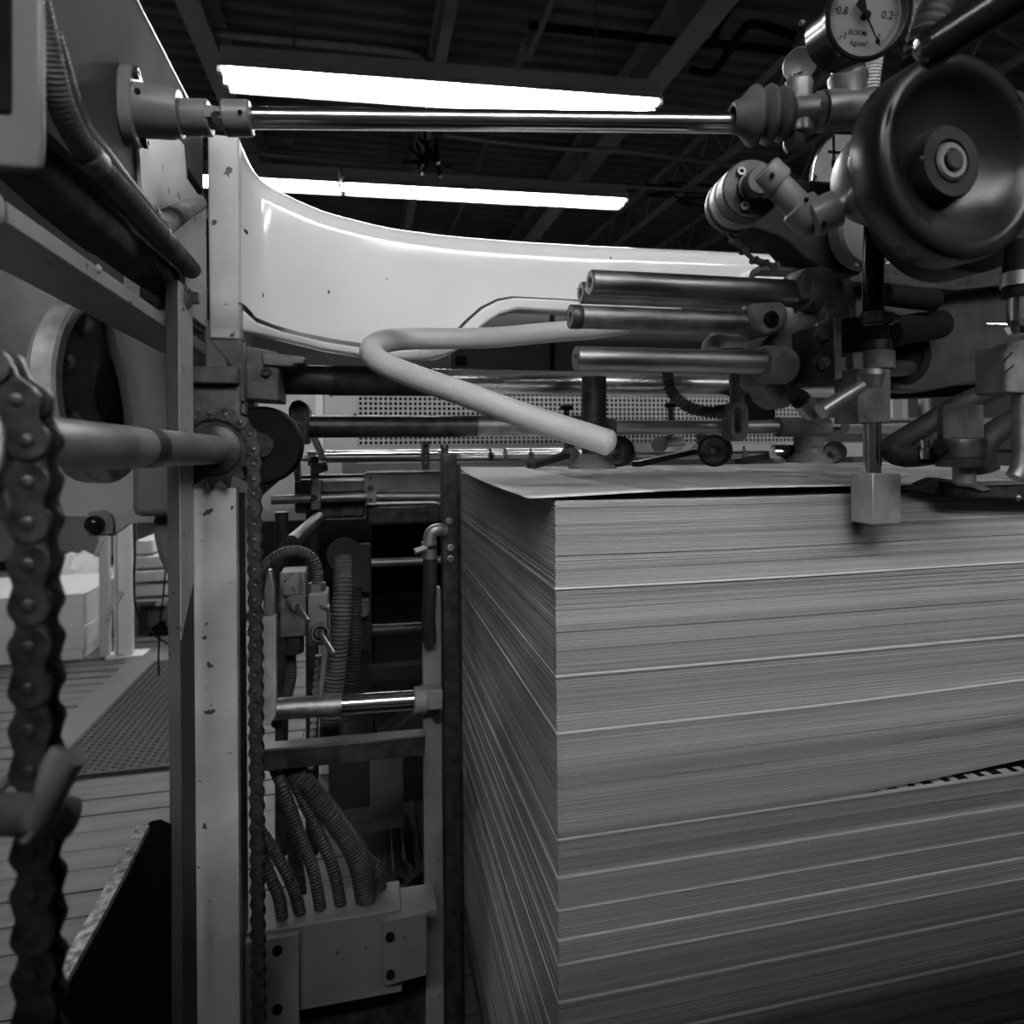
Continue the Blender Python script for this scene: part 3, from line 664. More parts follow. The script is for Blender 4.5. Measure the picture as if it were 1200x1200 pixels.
obj('clip_bolt', B().lathe(on_y(112, 614, 1.69), -Y, [(0, .02), (.012, .02), (.02, .012), (.022, .005)], 18), black_gloss, gp)
# curved sheet guard near the floor
gy = on_x(70, 1140, -.25)
cg = thing('sheet_guard', 'black curved sheet metal guard with a worn shiny edge near the floor', 'guard', at(150, 1300, .62))
edp = [(168, 970, .70), (140, 1025, .64), (115, 1072, .59), (92, 1112, .55), (66, 1158, .51), (40, 1210, .48), (5, 1270, .45)]
ed = [at(*q) for q in edp]
inn = [at(201, 966 + (q[1] - 970) * .8, .742) for q in edp]
b = B(); rows_ = []
for p, q in zip(ed, inn): rows_.append(b.verts([p, p.lerp(q, .25) + V((0, 0, .006)), p.lerp(q, .6) + V((0, 0, .007)), q, q + V((0, .003, -.01)), p + V((.003, .004, -.012))]))
for i in range(len(rows_) - 1):
    for k in range(6): b.face([rows_[i][k], rows_[i][(k + 1) % 6], rows_[i + 1][(k + 1) % 6], rows_[i + 1][k]])
b.face(rows_[0]); b.face(rows_[-1][::-1])
obj('guard_sheet', b, black, cg)
b = B()
for i in range(len(ed) - 1): b.bar(ed[i], ed[i + 1], .012, .006)
obj('worn_edge', b, rust_edge, cg, label='worn bare metal edge')
# clamping lever close to the camera
cl = thing('clamp_lever', 'small pale clamping lever on a round boss, near and blurred', 'lever', at(30, 985, .285))
obj('boss', B().cyl(at(-40, 952, .27), at(84, 958, .30), .0085, seg=24), frame_paint, cl, bevel=.001)
obj('collar', B().cyl(at(38, 955, .285), at(58, 956, .29), .0105, seg=24), frame_paint, cl)
obj('handle', B().tube([at(46, 960, .275), at(62, 930, .272), at(78, 902, .27), at(90, 886, .268)], lambda t: .0062 - .002 * t, 12, .006), frame_paint, cl)
obj('wing', B().tube([at(62, 925, .29), at(66, 895, .292), at(74, 878, .294)], lambda t: .007 - .002 * t, 12, .006), frame_paint, cl)
obj('block', B().box(at(-30, 945, .30), at(22, 902, .325)), frame_paint, cl, bevel=.002)
# ---------------------------------------------------------------- beyond: mat, paper pile, rack
m0, m1 = on_z(155, 780, 0), on_z(72, 889, 0); ny0, ny1 = on_z(150, 907, 0).y, on_z(170, 778, 0).y
mx0 = on_z(72, 889, 0).x; mx1 = -.55
rm = thing('floor_mat', 'black ribbed rubber mat with a pale border strip lying on the planks', 'mat', (mx0, ny0, .0))
obj('mat_sheet', B().box((mx0, ny0, .003), (mx1, ny1, .012)), mat_rubber, rm)
obj('border_strip', B().prism([(mx0 - .12, ny0, .003), (mx0, ny0, .003), (mx0, ny1, .003), (mx0 - .12, ny1 + .12, .003)], (0, 0, .007)), mat_border, rm, label='pale border strip')
obj('border_strip', B().prism([(mx0 - .12, ny1 + .12, .003), (mx0, ny1, .003), (mx1, ny1, .003), (mx1, ny1 + .12, .003)], (0, 0, .007)), mat_border, rm, label='pale border strip')
b = B(); xx = mx0 + .02; 
while xx < mx1 - .01:
    yy = ny0 + .02 + (.0125 if int((xx - mx0) / .025) % 2 else 0)
    while yy < ny1 - .015:
        v = b.verts([(xx - .008, yy - .008, .012), (xx + .008, yy - .008, .012), (xx + .008, yy + .008, .012), (xx - .008, yy + .008, .012), (xx - .005, yy - .005, .0155), (xx + .005, yy - .005, .0155), (xx + .005, yy + .005, .0155), (xx - .005, yy + .005, .0155)])
        for f in ((4, 5, 6, 7), (0, 1, 5, 4), (1, 2, 6, 5), (2, 3, 7, 6), (3, 0, 4, 7)): b.face([v[i] for i in f])
        yy += .025
    xx += .025
obj('rubber_nubs', b, mat_rubber, rm, kind='stuff')
pc = on_z(98, 773, 0)
pp = thing('paper_pile', 'waist-high pile of white paper standing on the planks by the white posts', 'paper pile', (pc.x, pc.y, .002))
hh = on_y(98, 697, pc.y).z
kz = 0.0; n = 6; hstep = (hh - .004) / n
for k in range(n):
    e = random.uniform(-.004, .004)
    obj('ream_layer', B().box((pc.x - .9 + e, pc.y + e, .004 + k * hstep), (pc.x + e, pc.y + .55 + e, .004 + (k + 1) * hstep - .0015)), card, pp)
obj('cover_sheet', B().box((pc.x - .9, pc.y, hh + .0005), (pc.x + .004, pc.y + .55, hh + .003)), white_matt, pp)
rk = thing('post_rack', 'white steel posts joined by a diagonal brace standing on the wooden platform', 'rack', on_z(138, 769, 0))
r1, r2 = on_z(122, 771, 0), on_z(147, 769, 0)
hA = on_y(122, 560, r1.y).z
obj('post', B().box((r1.x - .02, r1.y, 0.003), (r1.x + .02, r1.y + .04, hA)), panel_paint, rk, bevel=.003)
b = B().box((r2.x - .038, r2.y, .003), (r2.x + .038, r2.y + .006, hA)); b.box((r2.x - .038, r2.y - .03, .003), (r2.x - .030, r2.y, hA)); b.box((r2.x + .012, r2.y - .03, .003), (r2.x + .038, r2.y, hA))
obj('channel_post', b, white_matt, rk, bevel=.002)
obj('base_plate', B().box((r2.x - .07, r2.y - .05, .003), (r2.x + .09, r2.y + .06, .012)), white_matt, rk)
obj('brace', B().bar(on_y(120, 728, r1.y - .005), on_y(142, 694, r1.y - .005), .02, .025), panel_paint, rk)
obj('hook', B().tube([on_y(121, 632, r1.y), on_y(116, 640, r1.y - .02), on_y(112, 652, r1.y - .02)], .008, 8, .01), panel_paint, rk)
sp = on_z(160, 770, 0)
sh = thing('paper_shelf', 'low dark trestle carrying flat piles of white paper behind the posts', 'shelf', (sp.x, sp.y + .35, .002))
sy = sp.y + .35
def rect_y(b, px0, px1, py0, py1, y, dep): return b.box(on_y(px0, py1, y), on_y(px1, py0, y) + V((0, dep, 0)))
obj('shelf_board', rect_y(B(), 156, 230, 700, 706, sy, .4), panel_paint, sh)
obj('trestle_side', rect_y(B(), 157, 162, 706, 765, sy + .05, .3), cover_paint, sh)
obj('trestle_side', rect_y(B(), 195, 215, 706, 765, sy + .05, .3), cover_paint, sh)
obj('back_sheet', rect_y(B(), 157, 230, 708, 740, sy + .2, .02), cover_paint, sh)
obj('foot', B().box((sp.x - .05, sy, .002), (sp.x + .4, sy + .3, .03)), black, sh)
for k, (a, c, e, m_) in enumerate(((683, 698, 0, 'white paper bundle directly on the trestle board'), (667, 681, -.01, 'white paper bundle second from the trestle board'), (650, 665, .01, 'white paper bundle third from the trestle board'), (633, 648, .02, 'white folded paper bundle on top behind the posts'))):
    x0 = 156 + (3 if k == 3 else 0); x1 = 230 if k < 3 else 179
    single('paper_bundle', m_, 'paper', rect_y(B(), x0, x1, a, c + 1.5, sy + .02 + e, .32), card if k < 3 else white_matt, on_y(170, c, sy), 'paper bundles on the trestle', bevel=.006)
cw = on_y(157, 560, 1.75)
single('power_cable', 'thin black cable dangling in waves beside the white channel post', 'cable', B().tube([on_y(160, 560, r2.y - .04), on_y(157, 612, r2.y - .04), on_y(158, 650, r2.y - .05), on_y(157, 680, r2.y - .04), on_y(160, 715, r2.y - .03), on_y(176, 740, r2.y - .02), on_y(205, 760, r2.y)], .005, 6, .02), black, on_y(160, 612, r2.y))
single('power_cable', 'thin black cable hanging straight behind the hanger bar', 'cable', B().tube([on_y(196, 640, 3.1), on_y(192, 690, 3.1), on_y(188, 730, 3.1), on_y(186, 765, 3.1), V((on_y(186, 765, 3.1).x, 3.1, .004))], .004, 6, .03), black, on_y(190, 690, 3.1))
tb2 = on_y(60, 690, 5.0)
bt = thing('work_table', 'low table with crumpled material far behind the white paper pile', 'table', (tb2.x, 5.0, 0))
obj('table_top', B().box(on_y(-20, 692, 5.0), on_y(128, 684, 5.0) + V((0, .7, 0))), cover_paint, bt)
for px in (-10, 120): obj('leg', B().box(on_y(px, 692, 5.05) - V((.03, 0, 0)), V((on_y(px, 692, 5.05).x + .03, 5.11, 0))), cover_paint, bt)
b = B()
hg = [[0] * 13 for _ in range(7)]
for j in range(7):
    for i in range(13):
        p = on_y(20 + i * 8, 682.5, 5.05); e = math.sin(PI * i / 12) * math.sin(PI * j / 6)
        hg[j][i] = b.bm.verts.new(p + V((0, j * .08, e * (.17 + .08 * noise.noise(V((i * .7, j * .9, 1)))))))
for j in range(6):
    for i in range(12): b.face([hg[j][i], hg[j][i + 1], hg[j + 1][i + 1], hg[j + 1][i]])
single('dust_sheet', 'crumpled grey sheet lying on the far table', 'sheet', b, panel_paint, on_y(60, 684, 5.05), smooth=20)
gc_ = thing('control_cabinet', 'plain grey cabinet side beyond the bright-rimmed disc', 'cabinet', (on_y(0, 500, 6.2).x, 6.2, .003))
obj('cabinet_body', B().box((WX0 + .05, 6.2, .06), (on_y(128, 500, 6.2).x, 6.9, on_y(60, 262, 6.2).z)), cover_paint, gc_, bevel=.01)
obj('plinth', B().box((WX0 + .08, 6.23, .003), (on_y(124, 500, 6.2).x, 6.87, .06)), black, gc_)

# ---------------------------------------------------------------- behind the beam: covers, tubes, perforated guard
ic = thing('inner_cover', 'dark flat cover plate under the arch of the white beam', 'machine cover', on_y(700, 430, 1.30))
obj('cover_sheet', B().box(on_y(528, 438, 1.30), on_y(1010, 352, 1.30) + V((0, .02, .05))), mat('dark cover paint', .05, .07, .45, scale=10), ic)
obj('mount_arm', B().box(on_y(900, 350, 1.11), on_y(930, 330, 1.11) + V((0, .2, 0))), black, ic)
obj('cover_seam', B().box(on_y(645, 434, 1.297), on_y(649, 360, 1.303)), black, ic)
obj('latch', B().box(on_y(534, 428, 1.295), on_y(546, 419, 1.31)), black, ic, bevel=.002)
ct = thing('cross_tube', 'thick shiny tube crossing under the white beam, darker towards the foot block', 'tube', on_y(590, 447, 1.06))
ya = 1.05
t0 = on_y(326, 445, ya); t1 = run_x(t0, 980)
obj('tube_body', B().cyl(run_x(t0, 488), t1, .0205, seg=36), bright_steel, ct)
obj('tube_sleeve', B().lathe(t0 - V((.01, 0, 0)), X, [(0, .0225), (.085, .0225), (.087, .0235), (.24, .0235), (.241, .02)], 36), dark_steel, ct, label='dark greasy sleeve')
t0 = on_y(360, 500, 1.12)
c2 = thing('cross_tube', 'second thinner dark cross tube running from the small black end block', 'tube', t0)
obj('tube_body', B().cyl(t0, run_x(t0, 560), .0185, seg=32), dark_steel, c2)
obj('tube_end', B().cyl(run_x(t0, 558), run_x(t0, 700), .0185, seg=32), steel_dull, c2)
obj('cover_strip', B().box(on_y(362, 488.5, 1.115), run_x(on_y(362, 487, 1.115), 620) + V((0, .03, 0))), galv, c2)
eb = thing('end_block', 'small black clamp block holding the thinner cross tube', 'block', on_y(350, 520, 1.08))
b = B().prism([on_y(x, y, 1.085) for x, y in ((339, 520), (361, 521), (362, 480), (358, 472), (350, 468), (342, 471), (338, 478))], (0, .06, 0))
obj('block_body', b, dark_steel, eb, bevel=.003)
obj('screw', B().socket(on_y(349, 500, 1.085), -Y, .009, .005), dark_steel, eb)
obj('pointer', B().prism([on_y(x, y, 1.09) for x, y in ((341, 521), (349, 521), (351, 540), (352, 562), (346, 566), (343, 545))], (0, .02, 0)), dark_steel, eb)
rb = thing('belt_pulley', 'round black greasy pulley beside the end block', 'pulley', on_y(310, 555, 1.0))
obj('pulley_body', B().lathe(on_y(306, 522, .985), Y, [(0, .030), (.0, .052), (.012, .056), (.03, .056), (.034, .045)], 40), black, rb)
obj('pulley_boss', B().lathe(on_y(306, 522, .985), -Y, [(0, .018), (.006, .017)], 20), dark_steel, rb)
bw = thing('bow_guard', 'curved pale worn strip behind the black pulley', 'guard', on_y(320, 580, 1.08))
obj('strip', B().prism([on_y(x, y, 1.07) for x, y in ((338, 524), (336, 545), (325, 565), (308, 580), (300, 588), (300, 570), (312, 562), (324, 550), (331, 536), (330, 528))], (0, .012, 0)), dust_paint, bw)
# perforated guard panel: real bars, square openings
pyy = 2.05
pg = thing('perforated_guard', 'pale sheet metal guard with a field of square holes behind the tubes', 'guard', on_y(600, 545, pyy))
def py_box(b, a, c, y, dep): return b.box(on_y(a[0], a[1], y), V((on_y(c[0], c[1], y).x, y + dep, on_y(c[0], c[1], y).z)))
g0, g1 = on_y(420, 522, pyy), on_y(940, 440, pyy)
pit = .0150; b = B()
nx = int((g1.x - g0.x) / pit); nz = int((g1.z - g0.z) / pit)
for i in range(nx + 1): b.box((g0.x + i * pit - .0026, pyy, g0.z), (g0.x + i * pit + .0026, pyy + .003, g0.z + nz * pit))
for k in range(nz + 1): b.box((g0.x, pyy - .0003, g0.z + k * pit - .0026), (g0.x + nx * pit, pyy + .0033, g0.z + k * pit + .0026))
obj('perforated_field', b, panel_paint, pg, kind='stuff')
obj('blank_panel', B().box((on_y(380, 500, pyy).x, pyy, g0.z - .04), (g0.x - .004, pyy + .004, g1.z)), panel_paint, pg, bevel=.001)
obj('lower_flange', B().box((g0.x - .004, pyy - .002, g0.z - .055), (g1.x + .4, pyy + .003, g0.z - .004)), panel_paint, pg)
obj('corner_trim', B().box((on_y(370, 500, pyy).x, pyy - .01, g0.z - .25), (on_y(379, 500, pyy).x, pyy + .01, g1.z)), white_matt, pg)
obj('side_panel', B().box((on_y(352, 500, pyy + .03).x - .12, pyy + .03, g0.z - .25), (on_y(370, 500, pyy).x, pyy + .034, g1.z)), panel_paint, pg)
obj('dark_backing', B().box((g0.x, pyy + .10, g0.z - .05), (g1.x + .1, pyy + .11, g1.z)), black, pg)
obj('stay_leg', B().box((on_y(372, 560, pyy).x, pyy + .02, .003), (on_y(380, 560, pyy).x + .05, pyy + .06, g0.z)), panel_paint, pg)
obj('stay_leg', B().box((g1.x - .06, pyy + .02, .003), (g1.x, pyy + .06, g0.z)), panel_paint, pg)
for px, py in ((388, 463), (416, 486), (414, 461)):
    obj('rivet', B().dome(on_y(px, py, pyy - .001), -Y, .005, .004), dark_steel, pg)
# grey work bench and boxes beyond the suction head
tbz = on_y(1080, 491, 3.2)
tt = thing('feed_table', 'pale machine table top seen in the gap under the suction head plate', 'table', (1.8, 3.2, 0))
obj('table_top', B().box(on_y(930, 500, 3.2), on_y(1330, 490, 3.2) + V((0, .6, 0))), panel_paint, tt)
obj('table_apron', B().box(on_y(935, 530, 3.25), on_y(1320, 500.5, 3.25) + V((0, .5, 0))), cover_paint, tt)
obj('pedestal', B().box((on_y(1000, 530, 3.3).x, 3.3, .003), (on_y(1250, 530, 3.3).x, 3.6, on_y(1000, 530.3, 3.25).z)), cover_paint, tt)
for k, (a, c, t_, m_, lb_) in enumerate(((1046, 1056, 467, panel_paint, 'narrow grey box on the pale table beyond the suction head'), (1057, 1064, 466, white_matt, 'slim white box standing between two grey boxes on the pale table'), (1065, 1076, 467, cover_paint, 'darker grey box on the pale table beside the slim white box'), (1083, 1101, 466, galv, 'shiny tin on the pale table beyond the suction head'))):
    p, q = on_y(a, 490, 3.25), on_y(c, t_, 3.25)
    if k == 3: single('tin', lb_, 'tin', B().cyl(V(((p.x + q.x) / 2, 3.30, tbz.z + .003)), V(((p.x + q.x) / 2, 3.30, q.z)), (q.x - p.x) / 2, seg=24), m_, V(((p.x + q.x) / 2, 3.30, tbz.z)), bevel=.002)
    else: single('carton', lb_, 'box', B().box((p.x, 3.25, tbz.z + .002), (q.x, 3.4, q.z)), m_, V((p.x, 3.25, tbz.z)), bevel=.002)
# bright rods with clamps above the pile edge
r0 = on_y(362, 537, 1.62)
cr = thing('chrome_rod', 'bright chrome rod with a turned tip just above the front edge of the pile', 'rod', r0)
obj('rod_body', B().cyl(run_x(r0, 376), run_x(r0, 700), .0115, seg=24), chrome, cr)
obj('rod_tip', B().lathe(run_x(r0, 352), X, [(0, .004), (.006, .0085), (.018, .0085), (.02, .0055), (.05, .0055)], 18), chrome, cr)
obj('collar', B().cyl(run_x(r0, 361), run_x(r0, 371), .018, seg=24), steel_dull, cr)
obj('collar', B().cyl(run_x(r0, 515), run_x(r0, 524), .016, seg=24), dark_steel, cr)
obj('support_arm', B().bar(run_x(r0, 640) + V((0, 0, 0)), run_x(r0, 640) + V((0, pyy - 1.62, 0)), .02, .02, X), dark_steel, cr)
obj('bent_arm', B().tube([on_y(378, 536, 1.6), on_y(372, 522, 1.6), on_y(362, 500, 1.6)], .0085, 14, .02), chrome, cr)
r0 = on_y(374, 532, 1.75)
c3 = thing('chrome_rod', 'second bright rod lying farther back along the perforated guard', 'rod', r0)
obj('rod_body', B().cyl(r0, run_x(r0, 660), .0085, seg=20), chrome, c3)
obj('support_arm', B().bar(run_x(r0, 600), run_x(r0, 600) + V((0, pyy - 1.75, 0)), .016, .016, X), dark_steel, c3)
obj('strip', B().box(run_x(r0, 410) - V((0, .008, .006)), run_x(r0, 451) + V((0, .01, .007))), panel_paint, c3)
hb = thing('hole_strip', 'upright flat strip with a row of holes clamped on the chrome rod', 'bracket', on_y(499, 556, 1.58))
obj('strip', B().box(on_y(495, 556, 1.58), on_y(503, 517, 1.58) + V((0, .028, 0))), galv, hb, bevel=.001)
for y_ in (523, 534.5, 542.5):
    obj('bolt' if y_ > 525 else 'hole', B().dome(on_y(499, y_, 1.58), -Y, .0055 if y_ > 525 else .003, .005), chrome if y_ > 525 else black, hb)
# cover box with roller under it
br = thing('sheet_brake', 'grey sheet metal cover with a bright folded edge over a dark roller', 'machine part', on_y(470, 620, 1.28))
yb = 1.26
obj('cover_plate', B().box(on_y(429, 575, yb), on_y(517, 553.5, yb) + V((0, .09, 0))), galv, br, bevel=.0015)
obj('bright_edge', B().box(on_y(428.5, 555, yb - .002), on_y(517.5, 552.5, yb - .002) + V((0, .09, 0))), chrome, br)
obj('bracket_tab', B().box(on_y(428, 590, yb - .004), on_y(441, 553.5, yb - .004) + V((0, .004, 0))), galv, br)
for y_, r_ in ((560, .003), (572, .006), (585.5, .003)): obj('screw', B().socket(on_y(434, y_, yb - .004), -Y, r_, .003), dark_steel, br)
obj('guide_rod', B().cyl(on_y(441, 582, yb + .01), on_y(517, 582, yb + .01), .009, seg=20), galv, br)
obj('roller', B().box(on_y(429, 616, yb + .015), on_y(516, 590, yb + .015) + V((0, .07, 0))), dark_steel, br, bevel=.006)
ro = thing('roller_housing', 'dark oblong roller housing with a rod and post clamp', 'machine part', on_y(380, 610, 1.26))
obj('housing', B().prism([on_y(x, y, 1.27) for x, y in ((345, 562), (428, 562), (428, 607), (378, 608), (376, 602), (345, 602))], (0, .09, 0)), dark_steel, ro, bevel=.01)
obj('top_bar', B().box(on_y(377, 577, 1.255), on_y(428, 563, 1.255) + V((0, .02, 0))), cast_paint, ro, bevel=.002)
obj('guide_rod', B().cyl(on_y(318, 586, 1.25), on_y(430, 582, 1.25), .0085, seg=18), galv, ro)
obj('post_clamp', B().prism([on_y(x, y, 1.235) for x, y in ((364, 598), (376, 598), (376, 570), (374, 562), (366, 562), (364, 572))], (0, .03, 0)), cast_paint, ro, bevel=.002)
obj('clamp_post', B().cyl(on_y(369, 562, 1.25), on_y(369, 535, 1.25), .0075, seg=16), dark_steel, ro)
obj('cross_pin', B().cyl(on_y(366, 550, 1.24), on_y(382, 546, 1.25), .010, seg=18), cast_paint, ro, bevel=.001)
obj('bolt', B().socket(on_y(368, 583, 1.235), -Y, .006, .004), dark_steel, ro)
obj('rail', B().box(on_y(348, 561, 1.3), on_y(430, 556, 1.3) + V((0, .03, 0))), dark_steel, ro)
# white braided vacuum hose
wh = hose('thick pale braided hose bent in a hairpin over the front of the pile', [at(735, 380, .98), at(690, 386, .975), at(640, 390, .97), at(580, 395.5, .955), at(520, 397, .935), at(480, 397, .905), at(455, 399, .875), at(437, 406, .85), at(437, 417, .835), at(455, 429, .825), at(490, 443, .81), at(550, 464, .79), at(610, 486, .77), at(660, 502, .76), at(695, 513, .755), at(713, 519, .75)], .0152, None, braided, 20, name='braided_hose')
obj('hose_tip', B().dome(at(712, 518.5, .75), (at(713, 519, .75) - at(695, 513, .755)), .0152, .010, 20), braided, wh)
hose('curl of pale braided hose between the steel bars and the cast bracket', [at(900, 398, .93), at(860, 397, .93), at(838, 400, .92), at(832, 412, .90), at(845, 421, .89), at(880, 424, .88)], .0125, None, braided, 18, name='braided_hose')
# dark suction post behind the hose and its cup
sp_ = thing('suction_post', 'dark upright round post with a flared sucker foot behind the braided hose', 'post', on_y(695, 546, .93))
obj('post_body', B().cyl(on_y(696, 532, .95), on_y(696, 442, .95), .0188, seg=28), dark_steel, sp_)
obj('sucker_foot', B().lathe(on_y(694, 549, .95), Z, [(0, .037), (.004, .036), (.014, .022), (.022, .019)], 32), box_paint, sp_)
# slim steel rod along the pile with slotted bracket and sleeve
sr0 = on_y(712, 501, .90)
srr = thing('guide_rod', 'bright steel rod running level just over the pile behind the sucker post', 'rod', sr0)
obj('rod_body', B().cyl(sr0, run_x(sr0, 915), .0105, seg=24), steel, srr)
obj('rod_collar', B().cyl(run_x(sr0, 710), run_x(sr0, 719), .013, seg=20), dark_steel, srr)
obj('sleeve', B().lathe(run_x(sr0, 910), X, [(0, .0135), (.002, .0155), (.088, .0155), (.09, .012)], 26), cast_paint, srr)
obj('sleeve_slot', B().cyl(run_x(sr0, 911) + V((-.002, -.001, 0)), run_x(sr0, 911) + V((.0015, -.001, 0)), .0118, seg=20), galv, srr)
obj('rod_end', B().cyl(run_x(sr0, 990), run_x(sr0, 1110), .0105, seg=20), steel, srr)
sb_ = thing('slotted_bracket', 'upright rounded bracket with a long slot on the level steel rod', 'bracket', on_y(867, 516, .87))
def oval(px, y0, y1, hw, y): 
    a = on_y(px, y0, y); c = on_y(px, y1, y); r = hw; out = []
    for k in range(9): f = PI * k / 8; out.append(V((a.x + r * math.cos(f), y, a.z - r + r * math.sin(f))))
    for k in range(9): f = PI + PI * k / 8; out.append(V((c.x + r * math.cos(f), y, c.z + r + r * math.sin(f))))
    return out
oo, ii = oval(867, 470, 517, .0145, .868), oval(866, 478, 508, .0055, .866)
b = B(); n = len(oo)
va = [b.verts([p + V((0, d, 0)) for p in r]) for r, d in ((oo, 0), (ii, .002), (ii, .028), (oo, .028))]
for q in range(4):
    for k in range(n): b.face([va[q][k], va[q][(k + 1) % n], va[(q + 1) % 4][(k + 1) % n], va[(q + 1) % 4][k]])
obj('bracket_body', b, cast_paint, sb_, bevel=.001)
obj('strap', B().box(on_y(858, 473, .875), on_y(872, 388, .875) + V((0, .008, 0))), cast_paint, sb_, label='flat pale strap rising behind the bars')
hose('small dark spring-like hose drooping under the lowest steel bar', [at(782, 432, .90), at(785, 455, .90), at(797, 470, .895), at(815, 480, .89), at(838, 483, .885), at(850, 482, .88)], .0085, (.0052, .12), hose_dark, 14, cuffs=[(at(840, 483, .885), at(850, 482, .88))])
bxk = thing('sensor_box', 'small black box with two holes behind the slotted bracket', 'box', on_y(892, 492, 1.0))
obj('box_body', B().box(on_y(873, 492, 1.0), on_y(909, 464, 1.0) + V((0, .05, 0))), black, bxk, bevel=.002)
obj('holder', B().box(on_y(880, 462, .99), on_y(906, 438, .99) + V((0, .05, 0))), cast_paint, bxk, bevel=.002)
# small rubber transport wheels on the pile
wn = V((-.66, -.75, 0)).normalized()
for px, py, r, d, lb_ in ((724, 529, .0235, 1.0, 'small rubber tyred wheel resting on the top sheet behind the hose tip'), (838, 528, .026, 1.06, 'small rubber tyred wheel on the top sheet under the level steel rod'), (978, 530, .018, 1.06, 'small rubber tyred wheel on the top sheet beside the hanging steel weight')):
    c = at(px, py, d)
    t = thing('transport_wheel', lb_, 'wheel', c - V((0, 0, r)), 'transport wheels on the pile')
    obj('tyre', B().lathe(c, wn, [(-.012, r * .8), (-.012, r * .97), (-.010, r), (.010, r), (.012, r * .97), (.012, r * .8)], 32, caps=False), rubber, t)
    obj('hub_disc', B().lathe(c, wn, [(-.011, 0), (-.011, r * .82), (.010, r * .82), (.006, r * .6), (.006, r * .3), (.012, r * .28), (.012, 0)], 28, caps=False), cast_paint, t)
    obj('axle', B().cyl(c + wn * .011, c + wn * .02, r * .16, seg=14), galv, t)
# arms of the wheels
for k, (a, c, lb_) in enumerate(((at(622, 546, 1.02), at(668, 532, 1.08), 'flat dark arm slanting on the pile beside the sucker foot'), (at(745, 544, 1.05), at(822, 527, 1.12), 'flat dark arm slanting between the first two transport wheels'), (at(866, 541, 1.06), at(952, 526, 1.12), 'flat dark arm slanting behind the second transport wheel'))):
    t = thing('wheel_holder', lb_, 'holder', a, 'wheel holders on the pile')
    obj('arm_bar', B().bar(a, c, .02, .009), dark_steel, t, bevel=.001)
    obj('pivot', B().cyl(c + V((0, -.014, 0)), c + V((0, .014, 0)), .011, seg=18), cast_paint, t)
    obj('upright', B().bar(c, c + V((0, 0, .03)), .012, .012, Y), dark_steel, t)
for k, (px, py, lb_) in enumerate(((664, 485, 'small black clamp screw on the perforated guard edge'), (786, 482, 'small black clamp screw below the lowest steel bar'))):
    c = on_y(px, py, 1.3)
    t = thing('clamp_screw', lb_, 'screw', c - V((0, 0, .03)))
    obj('stem', B().cyl(c - V((0, 0, .075)), c + V((0, 0, .012)), .006, seg=12), dark_steel, t)
    obj('knob', B().lathe(c + V((0, 0, .008)), Z, [(0, .012), (.008, .014), (.012, .008)], 14), black, t)
    obj('clamp', B().cyl(c - V((.012, 0, .03)), c - V((-.012, 0, .03)), .010, seg=14), dark_steel, t)
br2 = thing('guide_roller', 'bright chrome roller end between the transport wheels', 'roller', at(773, 523, 1.3))
obj('roller_body', B().cyl(at(773, 521, 1.25), at(795, 519, 1.4), .016, seg=24), chrome, br2)
br3 = thing('guide_roller', 'small chrome roller with a black end beside the third transport wheel', 'roller', at(910, 530, 1.02))
obj('roller_body', B().cyl(at(905, 531, 1.0), at(922, 531, 1.0), .013, seg=24), chrome, br3)
obj('roller_end', B().cyl(at(921, 531, 1.0), at(930, 531, 1.0), .0125, seg=24), black, br3)
cu = thing('sucker_cup', 'flared pale sucker cup standing on the top sheet below the sleeve', 'sucker', at(948, 541, .95))
obj('cup', B().lathe(at(948, 542, .97), Z, [(0, .033), (.004, .031), (.014, .020), (.03, .018)], 28), box_paint, cu)
obj('cup_body', B().cyl(at(948, 524, .97), at(948, 512, .97), .021, seg=24), cast_paint, cu)
# rods just above the far edge of the pile with little clamps
fr0 = on_y(540, 536, 1.5)
fr_ = thing('register_rod', 'bright thin rod carrying small clamps behind the far edge of the pile', 'rod', fr0)
obj('rod_body', B().cyl(fr0, run_x(fr0, 980), .007, seg=16), chrome, fr_)
obj('support_arm', B().bar(run_x(fr0, 660), run_x(fr0, 660) + V((0, pyy - 1.5, -.0)), .014, .014, X), dark_steel, fr_)
for px in (575, 592, 622, 690, 742, 770, 872, 905):
    p = run_x(fr0, px)
    obj('clamp', B().box(p - V((.006, .009, .009)), p + V((.006, .009, .009))).cyl(p, p + V((0, 0, .020)), .0035, seg=10), dark_steel if px % 2 else galv, fr_, bevel=.001)

# ---------------------------------------------------------------- front pile guide and the works left of the pile
gy_ = 1.0
gd = thing('pile_guide', 'dark upright guide bar with cap screws at the corner of the pile', 'guide bar', V((on_y(528, 600, gy_).x, gy_, 0)))
obj('bar_body', B().box((on_y(518.5, 600, gy_).x, gy_, .02), (on_y(536, 600, gy_).x, gy_ + .03, on_y(528, 531, gy_).z)), dark_steel, gd, bevel=.002)
obj('guide_shade', B().box((on_y(537, 600, gy_).x - .003, gy_ + .045, .02), (on_y(548, 600, gy_).x - .004, gy_ + .05, on_y(528, 545, gy_).z)), dark_steel, gd)  # dark strip standing in for the guide bar's shade on the pile
for y_ in (611, 642, 655):
    obj('cap_screw', B().socket(on_y(526 if y_ < 620 else 528, y_, gy_), -Y, .0055, .003), steel_dull, gd)
obj('top_knob', B().lathe(on_y(521, 533, gy_ + .012), Z, [(0, .005), (.008, .005), (.010, .007), (.016, .006)], 14), dark_steel, gd)
gpl = thing('guide_carrier', 'grey flat upright carrier plate beside the dark guide bar', 'plate', V((on_y(508, 900, gy_).x, gy_, 0)))
